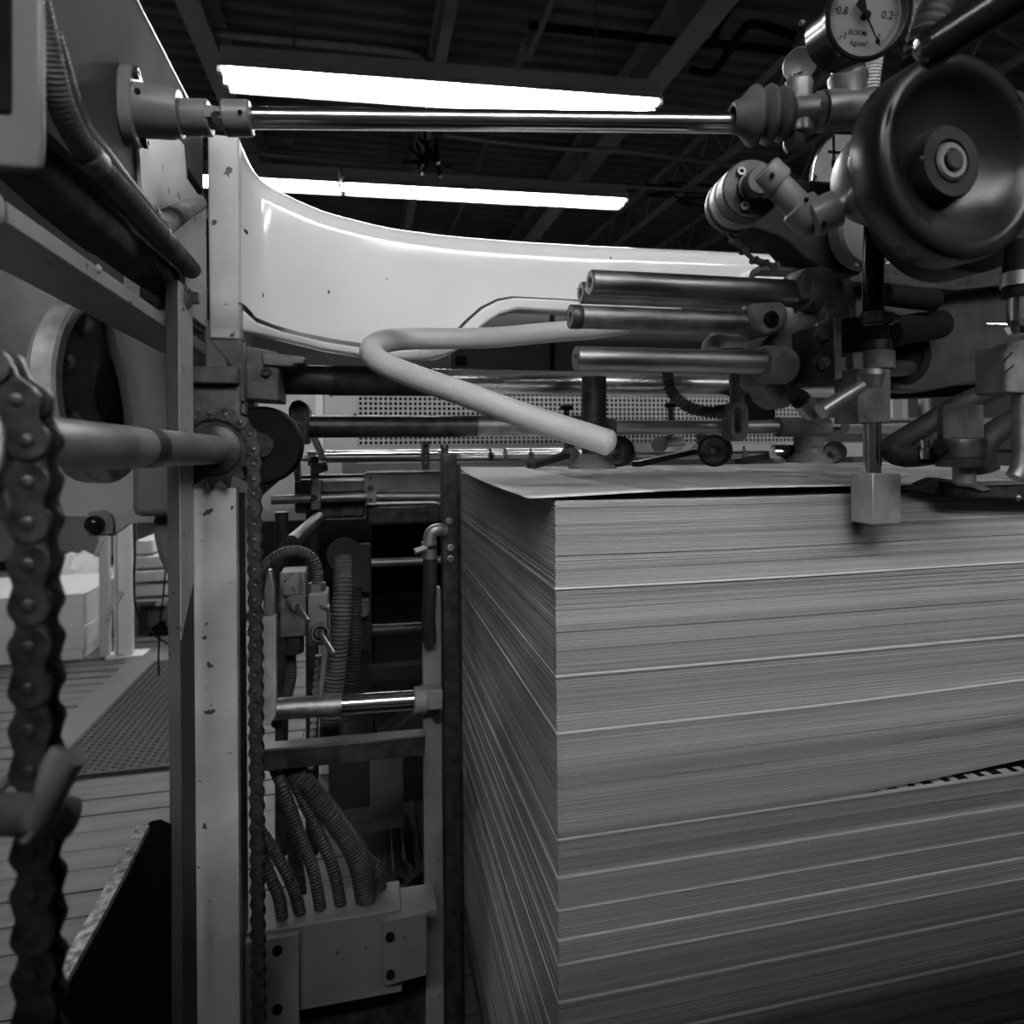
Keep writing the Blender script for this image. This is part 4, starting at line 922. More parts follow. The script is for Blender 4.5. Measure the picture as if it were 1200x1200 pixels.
xs0, xs1 = on_y(497, 900, gy_).x, on_y(518.4, 900, gy_).x
zt = on_y(508, 755, gy_).z; zt2 = on_y(512, 690, gy_).z
obj('plate_body', B().prism([(xs0, gy_ + .004, .02), (xs1, gy_ + .004, .02), (xs1, gy_ + .004, zt2), (xs1 - .012, gy_ + .004, zt2), (xs1 - .012, gy_ + .004, zt + .006), (xs1 - .018, gy_ + .004, zt), (xs0, gy_ + .004, zt)], (0, .02, 0)), mat('carrier paint', .13, .18, .4, .5, scale=20, chips=.02), gpl, bevel=.001)
obj('cap_screw', B().socket(on_y(513, 841, gy_ + .004), -Y, .0075, .004), dark_steel, gpl)
obj('hole', B().cyl(on_y(502, 761, gy_ + .0038), on_y(502, 761, gy_ + .006), .002, seg=10), black, gpl)
el = thing('drain_elbow', 'pipe elbow with clip and black rubber hose beside the guide bar', 'pipe', on_y(504, 755, .99))
obj('elbow', B().tube([on_y(521, 622, .99), on_y(512, 621, .985), on_y(505, 625, .985), on_y(503, 637, .985)], .0098, 18, .004), galv, el)
obj('elbow_ring', B().cyl(on_y(503, 635, .985), on_y(503, 638.5, .985), .0115, seg=24), galv, el)
obj('clip', B().lathe(on_y(503, 654, .985), Z, [(0, .0118), (.014, .0118)], 22), galv, el)
obj('clip_screw', B().cyl(on_y(486, 647, .97), on_y(500, 642, .975), .005, seg=12), galv, el)
obj('rubber_hose', B().tube([on_y(504, 640, .985), on_y(504, 680, .985), on_y(502, 720, .985), on_y(503, 752, .985)], .0105, 16, .01), rubber, el)
# pull rod with hub
pr_ = thing('pull_rod', 'shiny round rod from the pale plate to the guide carrier, rusty at one end', 'rod', on_y(410, 838, 1.0))
pa, pb = on_y(322, 831, .98), on_y(488, 820, .985)
obj('rod_body', B().cyl(pa.lerp(pb, .45), pb, .0148, seg=28), chrome, pr_)
obj('rod_rough', B().cyl(pa, pa.lerp(pb, .46), .0150, seg=28), steel_dull, pr_)
obj('hub', B().cyl(on_y(485, 821, .985), on_y(500, 820, .985), .020, seg=26), box_paint, pr_, bevel=.002)
obj('hub_block', B().box(on_y(494, 834, .975), on_y(519, 808, .975) + V((0, .03, 0))), box_paint, pr_, bevel=.002)
fb2 = thing('flat_tie_bar', 'dark flat tie bar under the round pull rod', 'bar', on_y(400, 885, .99))
ta, tb_ = on_y(296, 889, .97), on_y(497, 870.5, .985)
obj('bar_body', B().bar(ta, tb_, .022, .028), dark_steel, fb2, bevel=.001)
obj('bar_edge', B().bar(ta + V((0, 0, .0155)), tb_ + V((0, 0, .0155)), .022, .0022), galv, fb2)
# upright pale plate and its neck
up = thing('chain_cover_plate', 'narrow pale upright plate between the small chain and the pull rod', 'plate', on_y(313, 850, .97))
obj('plate_body', B().prism([on_y(x, y, .965) for x, y in ((302, 724), (323, 722), (324, 838), (316, 850), (303, 851))], (0, .02, 0)), dust_paint, up, bevel=.002)
obj('plate_neck', B().prism([on_y(x, y, .972) for x, y in ((308, 722), (322, 722), (322, 690), (318, 668), (313, 668), (309, 690))], (0, .015, 0)), galv, up, bevel=.002)
# valve blocks, conduit
vb_ = thing('limit_switch', 'dirty switch block with a slanting pin, nearer to the small chain', 'switch', on_y(344, 765, 1.0))
obj('block_body', B().box(on_y(328, 748, 1.0), on_y(358, 670, 1.0) + V((0, .05, 0))), cast_paint, vb_, bevel=.003)
obj('block_cap', B().prism([on_y(x, y, .99) for x, y in ((330, 700), (352, 698), (352, 676), (346, 672), (340, 676), (331, 682))], (0, .02, 0)), cast_paint, vb_, bevel=.004)
obj('block_foot', B().cyl(on_y(344, 764, 1.02), on_y(344, 745, 1.02), .015, seg=18), dark_steel, vb_)
obj('bush', B().cyl(on_y(345, 703, 1.0), on_y(349, 710, .975), .012, 0.008, seg=18), cast_paint, vb_)
obj('pin', B().cyl(on_y(347, 708, .98), on_y(361, 728.5, .93), .0036, seg=14), steel, vb_)
vc_ = thing('limit_switch', 'cleaner grey switch block with hex nut on top and a slanting pin', 'switch', on_y(372, 760, 1.0))
obj('block_body', B().box(on_y(361, 758, 1.0), on_y(384, 695, 1.0) + V((0, .05, 0))), box_paint, vc_, bevel=.003)
obj('side_clip', B().prism([on_y(x, y, .995) for x, y in ((375, 709), (386, 712), (387, 756), (385.5, 756), (385, 714), (377, 712))], (0, .02, 0)), galv, vc_)
obj('bush', B().cyl(on_y(373, 738, 1.0), on_y(375, 742, .985), .0125, seg=20), box_paint, vc_)
obj('seal', B().torus(on_y(375, 742, .984), -Y, .0085, .0016, 20, 6), black, vc_)
obj('pin', B().cyl(on_y(374, 740, .985), on_y(391.5, 767, .93), .0036, seg=14), steel, vc_)
obj('hex_nut', B().lathe(on_y(371, 693, 1.02), Z, [(0, .0135), (.013, .0135)], 6), galv, vc_)
obj('conduit', B().tube([on_y(371, 688, 1.02), on_y(372, 672, 1.02), on_y(366, 655, 1.02), on_y(350, 646, 1.02), on_y(332, 648, 1.02), on_y(316, 658, 1.02), on_y(304, 672, 1.02), on_y(296, 690, 1.02)], .0085, 14, .005, (.0040, .07)), conduit_dark, vc_, label='dusty ribbed conduit arching over the switches')
bh = on_y(403, 648, 1.12)
hose('large ribbed hose hanging upright behind the pull rod', [on_y(402, 652, 1.12), on_y(402, 690, 1.10), on_y(398, 740, 1.09), on_y(393, 790, 1.09), on_y(388, 830, 1.09), on_y(386, 880, 1.10)], .0165, (.0062, .09), hose_grey, 18)
hose('second ribbed hose half hidden behind the large upright one', [on_y(416, 690, 1.2), on_y(416, 740, 1.19), on_y(412, 790, 1.18), on_y(405, 840, 1.18), on_y(400, 880, 1.18)], .0125, (.0055, .09), hose_dark, 14)
hose('short ribbed hose below the dirty switch block', [on_y(340, 762, 1.04), on_y(341, 790, 1.04), on_y(336, 815, 1.05), on_y(324, 850, 1.06)], .0085, (.0042, .08), conduit_dark, 12)
tw = thing('wire_rope', 'twisted pale wire rope hanging behind the pull rod', 'rope', on_y(370, 870, 1.15))
obj('rope', B().tube([on_y(374, 768, 1.15), on_y(371, 800, 1.15), on_y(368, 840, 1.15), on_y(364, 900, 1.15)], .006, 8, .004, (.012, .2)), panel_paint, tw)
# junction trunk with hose fan
jy = .955
jb2 = thing('hose_trunk', 'grey sheet metal trunk at the bottom with a row of hoses plugged in', 'box', on_y(390, 1250, jy))
kx0, kx1 = on_y(304, 1100, jy).x, on_y(471, 1100, jy).x
zk1 = on_y(390, 1078, jy).z; zk0 = on_y(390, 1178, jy).z
obj('trunk_body', B().box((kx0 - .03, jy, zk0), (kx1, jy + .065, zk1)), box_paint, jb2, bevel=.002)
obj('trunk_back', B().box((kx0 - .03, jy + .066, .003), (kx1 + .04, jy + .08, zk0)), dark_steel, jb2)
obj('front_plate', B().box((kx0 - .02, jy - .012, zk0 - .09), (on_y(350, 1100, jy - .012).x, jy - .0005, zk1 - .004)), box_paint, jb2, bevel=.001)
obj('end_plate', B().prism([on_y(x, y, jy - .014) for x, y in ((449, 1083), (455, 1079), (500, 1070), (500, 1143), (452, 1156), (449, 1150))], (0, .0135, 0)), box_paint, jb2, bevel=.001)
obj('end_top', B().box((kx1 - .004, jy - .01, on_y(480, 1072, jy).z), (kx1 + .05, jy + .05, on_y(480, 1066, jy).z)), box_paint, jb2)
for px, py in ((325, 1113), (325, 1182), (457, 1097), (457.5, 1141)):
    obj('cap_screw', B().socket(on_y(px, py, jy - .0138 if px > 400 else jy - .0122), -Y, .0062, .004), black, jb2)
fan = [([(302, 990), (319, 1032), (327, 1052), (331, 1078)], .0085, jy + .02, 'thin ribbed hose entering the trunk closest to the small chain'),
       ([(300, 966), (331, 1014), (345, 1045), (352, 1072)], .0085, jy + .024, 'thin ribbed hose entering the trunk second from the small chain'),
       ([(322, 900), (331, 921), (349, 972), (367, 1020), (376, 1068)], .0088, jy + .028, 'ribbed hose entering the trunk third from the small chain'),
       ([(338, 900), (349, 924), (373, 975), (391, 1020), (400, 1066)], .0088, jy + .03, 'ribbed hose entering the trunk fourth from the small chain'),
       ([(345, 905), (361, 921), (391, 960), (418, 1005), (430, 1062)], .0150, jy + .03, 'thickest ribbed hose entering the trunk'),
       ([(405, 960), (424, 1000), (442, 1022), (445, 1055)], .0110, jy + .052, 'ribbed hose at the back behind the thickest trunk hose')]
for pts, r, y_, lb_ in fan:
    hose(lb_, [on_y(a, c, y_ + (.02 if i == 0 else 0)) for i, (a, c) in enumerate(pts)] + [on_y(pts[-1][0], pts[-1][1] + 8, y_)], r, (.0050, .09), hose_dark, 14, group='hoses plugged into the trunk')
hose('dark ribbed hose crossing behind the fan of trunk hoses', [on_y(335, 960, 1.15), on_y(345, 1000, 1.12), on_y(350, 1040, 1.1), on_y(352, 1075, 1.1)], .012, (.005, .09), conduit_dark, 12)
# finned motor in the shadow
my = 1.50
mo = thing('finned_motor', 'dark finned electric motor in the shadow behind the trunk', 'motor', on_y(480, 1060, my + .1))
mc = on_y(502, 1012, my + .1)
obj('motor_core', B().lathe(mc + V((0, -.11, 0)), Y, [(0, .070), (.24, .070)], 36), cover_paint, mo)
fin = None
for k in range(20):
    a = 2 * PI * k / 20
    b_ = None
    if fin is None:
        fin = obj('fin', B().box((-.003, -.11, .068), (.003, .11, .108)), cover_paint, mo, V((0, 0, 0))); f = fin
    else: f = dup(fin, mo)
    f.location = mc - V(mo['_base']); f.rotation_euler = (0, a, 0)
obj('fan_cowl', B().lathe(mc + V((.01, -.112, -.02)), -Y, [(0, .082), (.03, .078), (.05, .06), (.055, .0)], 36, caps=False), black_gloss, mo)
obj('motor_foot', B().box((mc.x - .08, my, .02), (mc.x + .08, my + .2, mc.z - .09)), dark_steel, mo)
# dark walls of the works
wk = thing('machine_bed', 'nearly black inner side walls and cross plates of the press bed', 'press frame', on_y(400, 900, 1.5))
dkp = mat('near black bed paint', .02, .03, .6, scale=10, spec=.15)  # one even near-black paint for the bed plates
yk = 1.86
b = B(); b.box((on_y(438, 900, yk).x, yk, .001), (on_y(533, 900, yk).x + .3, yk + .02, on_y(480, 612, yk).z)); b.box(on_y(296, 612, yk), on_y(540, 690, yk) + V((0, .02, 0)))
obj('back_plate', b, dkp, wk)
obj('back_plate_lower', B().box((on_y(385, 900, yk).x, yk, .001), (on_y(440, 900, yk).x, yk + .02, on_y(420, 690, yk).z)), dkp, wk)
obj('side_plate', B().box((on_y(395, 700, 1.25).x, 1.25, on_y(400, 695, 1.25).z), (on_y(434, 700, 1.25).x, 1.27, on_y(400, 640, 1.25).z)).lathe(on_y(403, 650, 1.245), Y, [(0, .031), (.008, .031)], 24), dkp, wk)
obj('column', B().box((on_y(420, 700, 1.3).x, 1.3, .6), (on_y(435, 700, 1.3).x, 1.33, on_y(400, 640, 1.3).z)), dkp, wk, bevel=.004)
obj('hanging_panel', B().box(on_y(434, 974, 1.42), on_y(472, 885, 1.42) + V((0, .03, 0))), cover_paint, wk)
obj('cross_rod', B().cyl(on_y(435, 660, 1.4), on_y(520, 656, 1.4), .009, seg=14), galv, wk)
obj('cross_rod', B().cyl(on_y(436, 739, 1.4), on_y(520, 735, 1.4), .013, seg=14), dark_steel, wk)
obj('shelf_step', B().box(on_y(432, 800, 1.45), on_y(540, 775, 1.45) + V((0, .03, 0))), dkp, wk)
obj('slant_tube', B().cyl(on_y(342, 636, 1.1), on_y(374, 608, 1.2), .013, seg=18), dark_steel, wk)
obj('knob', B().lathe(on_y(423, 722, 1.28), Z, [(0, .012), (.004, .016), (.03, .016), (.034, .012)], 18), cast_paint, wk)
for px in (330, 366): obj('upright_tube', B().cyl(on_y(px, 1000, 1.3), on_y(px, 600, 1.3), .012, seg=14), dark_steel, wk)
sbx = thing('sack', 'dark cloth sack lying in the shadow behind the pull rod', 'sack', on_y(480, 865, 1.38))
obj('sack_body', B().prism([on_y(x, y, 1.38) for x, y in ((440, 868), (462, 852), (490, 822), (500, 826), (500, 866))], (0, .06, 0)), hose_dark, sbx, bevel=.01)
# ---------------------------------------------------------------- suction head: steel bars
def bar_end(label, p, px_end, r, recess=.35, collar=False, endr=None):
    q = run_x(p, px_end); L = (q - p).length
    t = thing('steel_bar', label, 'bar', p + V((L / 2, 0, -r)), 'round steel bars of the suction head')
    obj('bar_body', B().lathe(p, X, [(.012, 0), (.010, r * recess), (.0015, r * recess), (0, r * (recess + .12)), (0, r * .9), (.0016, r), (L, r)], 36, caps=False), steel_dull if collar else steel, t)
    if collar: obj('end_ring', B().lathe(p - V((.0002, 0, 0)), X, [(0, r * 1.0), (.001, r * 1.05), (.0125, r * 1.05), (.0135, r)], 36, caps=False), dark_steel, t)
    return t, q
bar_end('uppermost thick steel bar of the four, in front with a bored end', on_y(691, 331, .735), 945, .0152)
bar_end('steel bar peeping out just behind the uppermost one', on_y(680, 343, .80), 905, .0140)
bar_end('steel bar with a dark end ring, third from the top', on_y(668, 371, .73), 885, .0135, collar=True)
bar_end('lowest of the four round steel bars, over the pile', on_y(674, 420, .72), 905, .0140)
# cast bracket that grips the bars
cy = .72
ck = thing('bar_bracket', 'dark rough casting that grips the ends of the four steel bars', 'casting', on_y(930, 480, cy + .03))
body = [(905, 392), (932, 372), (945, 352), (958, 345), (985, 345), (1002, 360), (1002, 376), (957, 388), (953, 402), (946, 414), (946, 440), (934, 470), (922, 480), (908, 470), (902, 458), (890, 450), (893, 404)]
obj('casting_body', B().prism([on_y(x, y, cy + .015) for x, y in body], (0, .05, 0)), cast_paint, ck, bevel=.006, smooth=60)
c = on_y(938, 343.5, .735)
obj('upper_boss', B().lathe(c, X, [(0, .021), (.002, .0235), (.045, .0235), (.049, .020)], 36), cast_paint, ck, bevel=.002)
arch = [(938, 322), (948, 312), (962, 309), (975, 313), (985, 328), (996, 352), (1003, 375), (972, 384), (966, 352), (952, 352), (940, 350)]
obj('arched_rib', B().prism([on_y(x, y, cy - .005) for x, y in arch], (0, .05, 0)), cast_paint, ck, bevel=.006, smooth=60)
c = on_y(880, 374, .73)
obj('middle_boss', B().prism([on_y(x, y, .712) for x, y in ((876, 360), (884, 355), (918, 352), (924, 362), (923, 378), (914, 390), (898, 394), (884, 386))], (0, .04, 0)), cast_paint, ck, bevel=.005, smooth=60)
obj('socket_screw', B().socket(on_y(903, 374, .712), -Y, .0095, .004), black, ck)
c = on_y(893, 427.5, .72)
obj('lower_boss', B().lathe(c, X, [(0, .020), (.003, .024), (.03, .0235), (.04, .018)], 34), cast_paint, ck, bevel=.001)
sc0, sc1 = at(935, 465, .72), at(952, 483, .735)
obj('clamp_screw', B().lathe(sc0, sc1 - sc0, [(-.006, .0085), (.004, .0105)], 20), black, ck)
obj('screw_sleeve', B().cyl(sc0.lerp(sc1, .2), sc1, .0108, seg=24), galv, ck)
ys_ = thing('stay_strip', 'dark bent strip lying over the top of the steel bars', 'strip', on_y(920, 325, .80))
obj('strip', B().prism([on_y(x, y, .79) for x, y in ((877, 326), (880, 318), (890, 311), (1005, 316), (1005, 321), (894, 317), (887, 321), (884, 327))], (0, .03, 0)), dark_steel, ys_, bevel=.001)
# bolted L bracket and weight holder
bp_ = thing('bolted_bracket', 'dark L-shaped bracket fixed by two large hex bolts', 'bracket', on_y(980, 446, .66))
yl = .655
obj('mount_plate', B().hexa([on_y(957, 444, yl + .03), on_y(979, 447, yl), on_y(979, 447, yl) + V((.004, .05, 0)), on_y(957, 444, yl + .03) + V((.004, .05, 0)), on_y(955, 383, yl + .03), on_y(977, 372, yl), on_y(977, 372, yl) + V((.004, .05, 0)), on_y(955, 383, yl + .03) + V((.004, .05, 0))]), dark_steel, bp_, bevel=.001)
obj('bracket_body', B().prism([on_y(x, y, yl) for x, y in ((977, 372), (987, 373), (987, 419), (1008, 413), (1010, 436), (979, 446))], (0, .03, 0)), cast_paint, bp_, bevel=.0012)
obj('bracket_web', B().prism([on_y(x, y, yl + .02) for x, y in ((985, 374), (1010, 371), (1010, 420), (986, 420))], (0, .012, 0)), dark_steel, bp_)
for y_ in (394, 426):
    c = on_y(964, y_, yl + .02); obj('hex_bolt', B().hexhead(c, V((-.45, -.9, 0)), .0085, .012), dark_steel, bp_, bevel=.0006)
yw = .64
wd = thing('weight_holder', 'stacked collars and square holder with a lever knob under the glossy tube', 'holder', on_y(1024, 496, yw))
cx = lambda y_: on_y(1024 + (y_ - 400) * .012, y_, yw + .012)
obj('collar', B().cyl(cx(398), cx(383), .0155, seg=28), dark_steel, wd, bevel=.001)
obj('collar', B().cyl(cx(413), cx(399), .0185, seg=28), dark_steel, wd, bevel=.001)
obj('clamp_ring', B().cyl(cx(434), cx(412), .0215, seg=32).box(on_y(1000, 434, yw + .005), on_y(1012, 413, yw + .005) + V((0, .02, 0))), cast_paint, wd, bevel=.0015)
obj('side_tab', B().box(on_y(1034, 430, yw - .002), on_y(1043, 400, yw - .002) + V((0, .02, 0))), cast_paint, wd, bevel=.001)
obj('holder_block', B().box(on_y(1005, 496, yw - .008), on_y(1044, 432, yw - .008) + V((0, .038, 0))), cast_paint, wd, bevel=.0015)
kn = at(1021, 444, .70)
obj('lever_knob', B().lathe(kn + V((0, 0, .012)), -Z, [(0, .006), (.002, .0115), (.008, .0135), (.014, .0115), (.021, .0105), (.022, .0)], 26, caps=False), galv, wd, label='shiny turned knob')
obj('lever', B().tube([at(1010, 452, .69), at(988, 465, .685), at(962, 482, .68)], lambda t: .0062 + .0022 * t, 18, .006), galv, wd)
rod = thing('hanging_weight', 'milled steel block hanging on a bright round rod in front of the pile', 'weight', on_y(1030, 616, .62))
yq = .625
p = on_y(1023, 615, yq); q = on_y(1056, 555, yq)
obj('block', B().box((p.x, yq, p.z), (q.x, yq + .034, q.z)), block_steel, rod, bevel=.0012)
ctr = V(((p.x + q.x) / 2 - .004, yq + .017, q.z))
obj('rod', B().cyl(ctr, ctr + V((0, 0, on_y(1028, 494, yq).z - q.z + .004)), .0095, seg=28), chrome, rod)
obj('rod_ring', B().torus(ctr + V((0, 0, .022)), Z, .0094, .0005, 28, 6), dark_steel, rod)
# glossy black tube with hose clip
gt = thing('glossy_tube', 'glossy black upright tube with a metal hose clip above the weight holder', 'tube', cx(380))
obj('tube_body', B().tube([cx(368), cx(330), on_y(1024, 290, yw + .012), on_y(1025, 255, yw + .012)], .0112, 26, .01), black_gloss, gt)
b = B().cyl(cx(379), cx(366), .0135, seg=28)
for k in range(28):
    a = 2 * PI * k / 28; b.box(cx(376) + V((math.cos(a) * .0136 - .0005, math.sin(a) * .0136 - .0005, 0)), cx(369) + V((math.cos(a) * .0136 + .0005, math.sin(a) * .0136 + .0005, 0)))
obj('hose_clip', b, galv, gt, label='slotted metal hose clip')
obj('clip_screw', B().cyl(on_y(1036, 374, yw), on_y(1052, 373, yw), .0045, seg=14).cyl(on_y(1041, 373, yw), on_y(1045, 373, yw), .0075, seg=14), galv, gt)

# ---------------------------------------------------------------- dark head plate and arms
hp = thing('head_plate', 'big dark oily side plate of the suction head', 'plate', on_y(1120, 460, .86))
yp = .86
obj('plate_body', B().prism([on_y(x, y, yp) for x, y in ((1000, 312), (1230, 290), (1300, 290), (1300, 430), (1180, 445), (1128, 450), (1085, 459), (1050, 457), (1034, 440), (1020, 400), (1003, 370))], (0, .05, 0)), mat('oily plate paint', .022, .04, .5, .6, spec=.15, scale=30, chips=.05, chipcol=.02, bump=.1), hp, bevel=.003)
obj('bearing_ring', B().lathe(on_y(1060, 415, yp), -Y, [(0, .045), (.006, .044), (.008, .03), (.002, .028)], 36), black, hp)
obj('cross_pin', B().cyl(on_y(1030, 431, .74), on_y(1064, 432, yp), .012, seg=22), dark_steel, hp)
obj('hole', B().cyl(on_y(1160, 432, yp - .001), on_y(1160, 432, yp + .01), .0045, seg=16), black, hp)
obj('oil_cylinder', B().cyl(on_y(1036, 345, .80), on_y(1095, 352, .80), .016, seg=24), black, hp)
obj('oil_cylinder', B().cyl(on_y(1040, 390, .80), on_y(1100, 380, .84), .022, seg=24), black, hp)
obj('cover_lip', B().prism([on_y(x, y, yp - .03) for x, y in ((985, 316), (1100, 328), (1210, 318), (1210, 330), (1120, 340), (1000, 330))], (0, .03, 0)), dark_steel, hp)
obj('port', B().socket(on_y(1166, 335, yp - .001), -Y, .012, .008), black, hp)
obj('lower_edge', B().prism([on_y(x, y, yp + .055) for x, y in ((1045, 457), (1160, 449), (1160, 462), (1108, 465), (1046, 466))], (0, .05, 0)), black, hp)
ha = thing('head_casting', 'black curved casting behind the jointed linkage', 'casting', on_y(930, 310, .80))
obj('arm_body', B().prism([on_y(x, y, .77) for x, y in ((880, 268), (876, 240), (880, 203), (886, 199), (930, 208), (985, 215), (1010, 220), (1010, 322), (962, 316), (952, 308), (938, 300), (925, 285), (912, 278), (895, 272))], (0, .05, 0)), mat('black arm paint', .012, .018, .55, .65, scale=30, spec=.1), ha, bevel=.004)
rd = thing('cam_disc', 'plain grey round disc behind the glossy tube', 'disc', on_y(1018, 325, .74))
obj('disc_body', B().lathe(on_y(1019, 272, .735), -Y, [(-.02, .046), (0, .046), (.004, .043), (.004, 0)], 48, caps=False), cover_paint, rd)
obj('dowel', B().dome(on_y(1003, 312, .731), -Y, .0045, .003), galv, rd)
sd_ = thing('scale_plate', 'curved pale scale plate with a dark index slot under the brass tee', 'plate', on_y(978, 214, .72))
pl = [(951, 212), (953, 195), (959, 178), (968, 165), (978, 157), (1008, 158), (1012, 218)]
obj('plate_body', B().prism([on_y(x, y, .74) for x, y in pl], (0, .006, 0)), frame_paint, sd_, bevel=.0008)
obj('rim', B().tube([on_y(x, y, .739) for x, y in pl[:5]], .0016, 8, .005), chrome, sd_)
obj('index_slot', B().box(on_y(976, 186, .7392), on_y(978.6, 158, .7392) + V((0, .001, 0))).box(on_y(975, 196, .7392), on_y(979.2, 187, .7392) + V((0, .001, 0))).box(on_y(971, 179, .7392), on_y(988, 177.6, .7392) + V((0, .001, 0))), black, sd_)
obj('screw', B().socket(on_y(1002, 173, .74), -Y, .0035, .003), dark_steel, sd_)
obj('screw', B().socket(on_y(954, 208, .739), -Y, .003, .003), dark_steel, sd_)

# ---------------------------------------------------------------- jointed linkage
lk = thing('jointed_linkage', 'jointed tubular linkage with pale knuckles below the rubber bellows', 'linkage', at(930, 275, .64))
d0, d1 = at(857, 243, .67), at(881, 221, .615)
axd = (d1 - d0).normalized()
obj('drum', B().lathe(d0, d1 - d0, [(-.004, .022), (.0, .0275), (.006, .0275), (.0065, .0285), (.0115, .0285), (.012, .0275), ((d1 - d0).length - .001, .0275), ((d1 - d0).length, .0262)], 40), dark_steel, lk, label='dark drum with a bright band')
obj('drum_band', B().lathe(d0 + axd * .018, axd, [(0, .0276), (.001, .0281), (.016, .0281), (.017, .0276)], 40, caps=False), steel_dull, lk)
sdd = Z.cross(axd).normalized(); tdd = axd.cross(sdd)
for a in (2.2, .35, 4.3): obj('cap_screw', B().socket(d1 + (sdd * math.cos(a) + tdd * math.sin(a)) * .0185, axd, .0042, .004), galv, lk)
e0, e1 = d1, d1 + axd * .022
obj('neck', B().lathe(d1, axd, [(0, .0145), (.006, .0145), (.0065, .013), (.016, .013), (.022, .0115)], 28), dark_steel, lk)
k1 = at(899, 207, .60); k2 = at(908, 214, .603)
tube0, tube1 = at(905, 212, .60), at(944, 250, .60)
tdir = (tube1 - tube0).normalized()
def knuckle(c, d, r, L): return B().lathe(c - d * L / 2, d, [(0, r * .82), (.002, r), (L - .003, r), (L, r * .9), (L, r * .72)], 30)
obj('knuckle', knuckle(tube0 - tdir * .003, tdir, .0165, .020), frame_paint, lk, label='grey knuckle ring')
obj('link_tube', B().cyl(tube0, tube1, .0125, seg=28), frame_paint, lk)
obj('knuckle', knuckle(tube1, tdir, .0168, .022), frame_paint, lk, label='grey knuckle ring')
v0, v1 = at(949, 258, .595), at(978, 245, .59)
obj('joint_fork', B().sphere(tube1 + tdir * .008, .0145), dark_steel, lk)
obj('knuckle', B().lathe(v0, v1 - v0, [(0, .0135), (.002, .0165), (.02, .0168), (.024, .0162), (.024, .012)], 30), frame_paint, lk, label='grey knuckle ring')
obj('end_shaft', B().cyl(v1 - (v1 - v0) * .3, at(1012, 228, .585), .0105, seg=24), galv, lk)
for p_ in (at(905, 205, .583), at(945, 234, .583), at(966, 262, .572)): obj('set_screw_hole', B().sphere(p_, .0022, 10), black, lk)
hbk = thing('wheel_bearing', 'rounded grey bearing housing just behind the black handwheel', 'bearing', at(1010, 260, .58))
obj('housing', B().lathe(at(1040, 205, .60), V((-.85, -.5, -.05)), [(0, .046), (.012, .046), (.022, .036), (.03, .026), (.034, .0)], 36, caps=False), frame_paint, hbk, smooth=60)
obj('lug', B().sphere(at(1014, 236, .575), .0165, 20), frame_paint, hbk)
obj('lug', B().sphere(at(1008, 190, .585), .0125, 20, (.8, .8, 1.1)), frame_paint, hbk)
# thin bead-like chain
cpts = spline([at(836, 230, .68), at(832, 242, .675), at(837, 255, .67), at(850, 270, .67), at(866, 288, .675), at(884, 305, .68), at(908, 311, .69)], .0063)
ch = thing('thin_chain', 'thin dark chain drooping from the drum onto the bar bracket', 'chain', cpts[-1])
om = None; pos = []; acc = cpts[0]
pos = [cpts[0]]
for p_ in cpts[1:]:
    if (p_ - pos[-1]).length >= .0078: pos.append(p_)
for i in range(len(pos) - 1):
    a, c_ = pos[i], pos[i + 1]; m_ = (a + c_) / 2; d_ = (c_ - a)
    b = B()
    a_, s_, t_ = basis(d_)
    if i % 2:
        for sg in (-1, 1): b.cyl(a + s_ * sg * .0022, a + s_ * sg * .0034, .0036, seg=12).cyl(c_ + s_ * sg * .0022, c_ + s_ * sg * .0034, .0036, seg=12).bar(a + s_ * sg * .0028, c_ + s_ * sg * .0028, .0011, .0045)
    else:
        b.cyl(a - s_ * .0045, a + s_ * .0045, .0034, seg=10).cyl(c_ - s_ * .0045, c_ + s_ * .0045, .0034, seg=10).bar(a, c_, .0036, .0034)
    obj('link', b, chain_steel, ch)

# ---------------------------------------------------------------- valve with bellows, tees, thumb screw
vx0, vx1 = at(861, 138, .650), at(1016, 127, .652)
va_ = (vx1 - vx0).normalized()
bl = thing('rubber_bellows', 'grey rubber bellows boot closing the end of the polished shaft', 'bellows', vx0 - V((0, 0, .03)))
obj('boot', B().lathe(vx0, va_, [(-.002, .0105), (-.003, .0135), (.0, .0155), (.006, .017), (.016, .0275), (.0185, .0285), (.021, .0275), (.0265, .0185), (.031, .027), (.0335, .0282), (.036, .027), (.0405, .0185), (.045, .025), (.047, .026), (.050, .0245), (.056, .016)], 44, caps=False), mat('grey rubber', .06, .085, .5, .6, scale=30), bl, smooth=70)
vt = thing('valve_tee', 'cast pipe tees with hex coupling between the bellows and the gauge', 'pipe fitting', vx0.lerp(vx1, .6) - V((0, 0, .03)))
def vat(px, dz=0): 
    t = (px - 861) / (1016 - 861); return vx0.lerp(vx1, t) + V((0, 0, dz))
tee = mat('cast brass grey', .14, .22, .35, .5, metal=.6, scale=60, bump=.15)
obj('tee_body', B().cyl(vat(917), vat(955), .0165, seg=30).lathe(vat(936, -.023), Z, [(0, .010), (.002, .0135), (.044, .0125), (.049, .0135), (.053, .0135)], 28), tee, vt, bevel=.001, smooth=50)
obj('hex_coupling', B().lathe(vat(950), va_, [(0, .015), (.003, .0185), (.013, .0185), (.016, .015)], 6), tee, vt)
obj('tee_body', B().cyl(vat(962), vat(1024), .0195, seg=32).lathe(vat(994, 0), Z, [(0, .017), (.024, .0165), (.028, .0185), (.033, .0185), (.036, .016)], 30), tee, vt, bevel=.001, smooth=50)
obj('hex_cap', B().lathe(vat(994, .034), Z, [(0, .0165), (.013, .0165)], 6), dark_steel, vt)
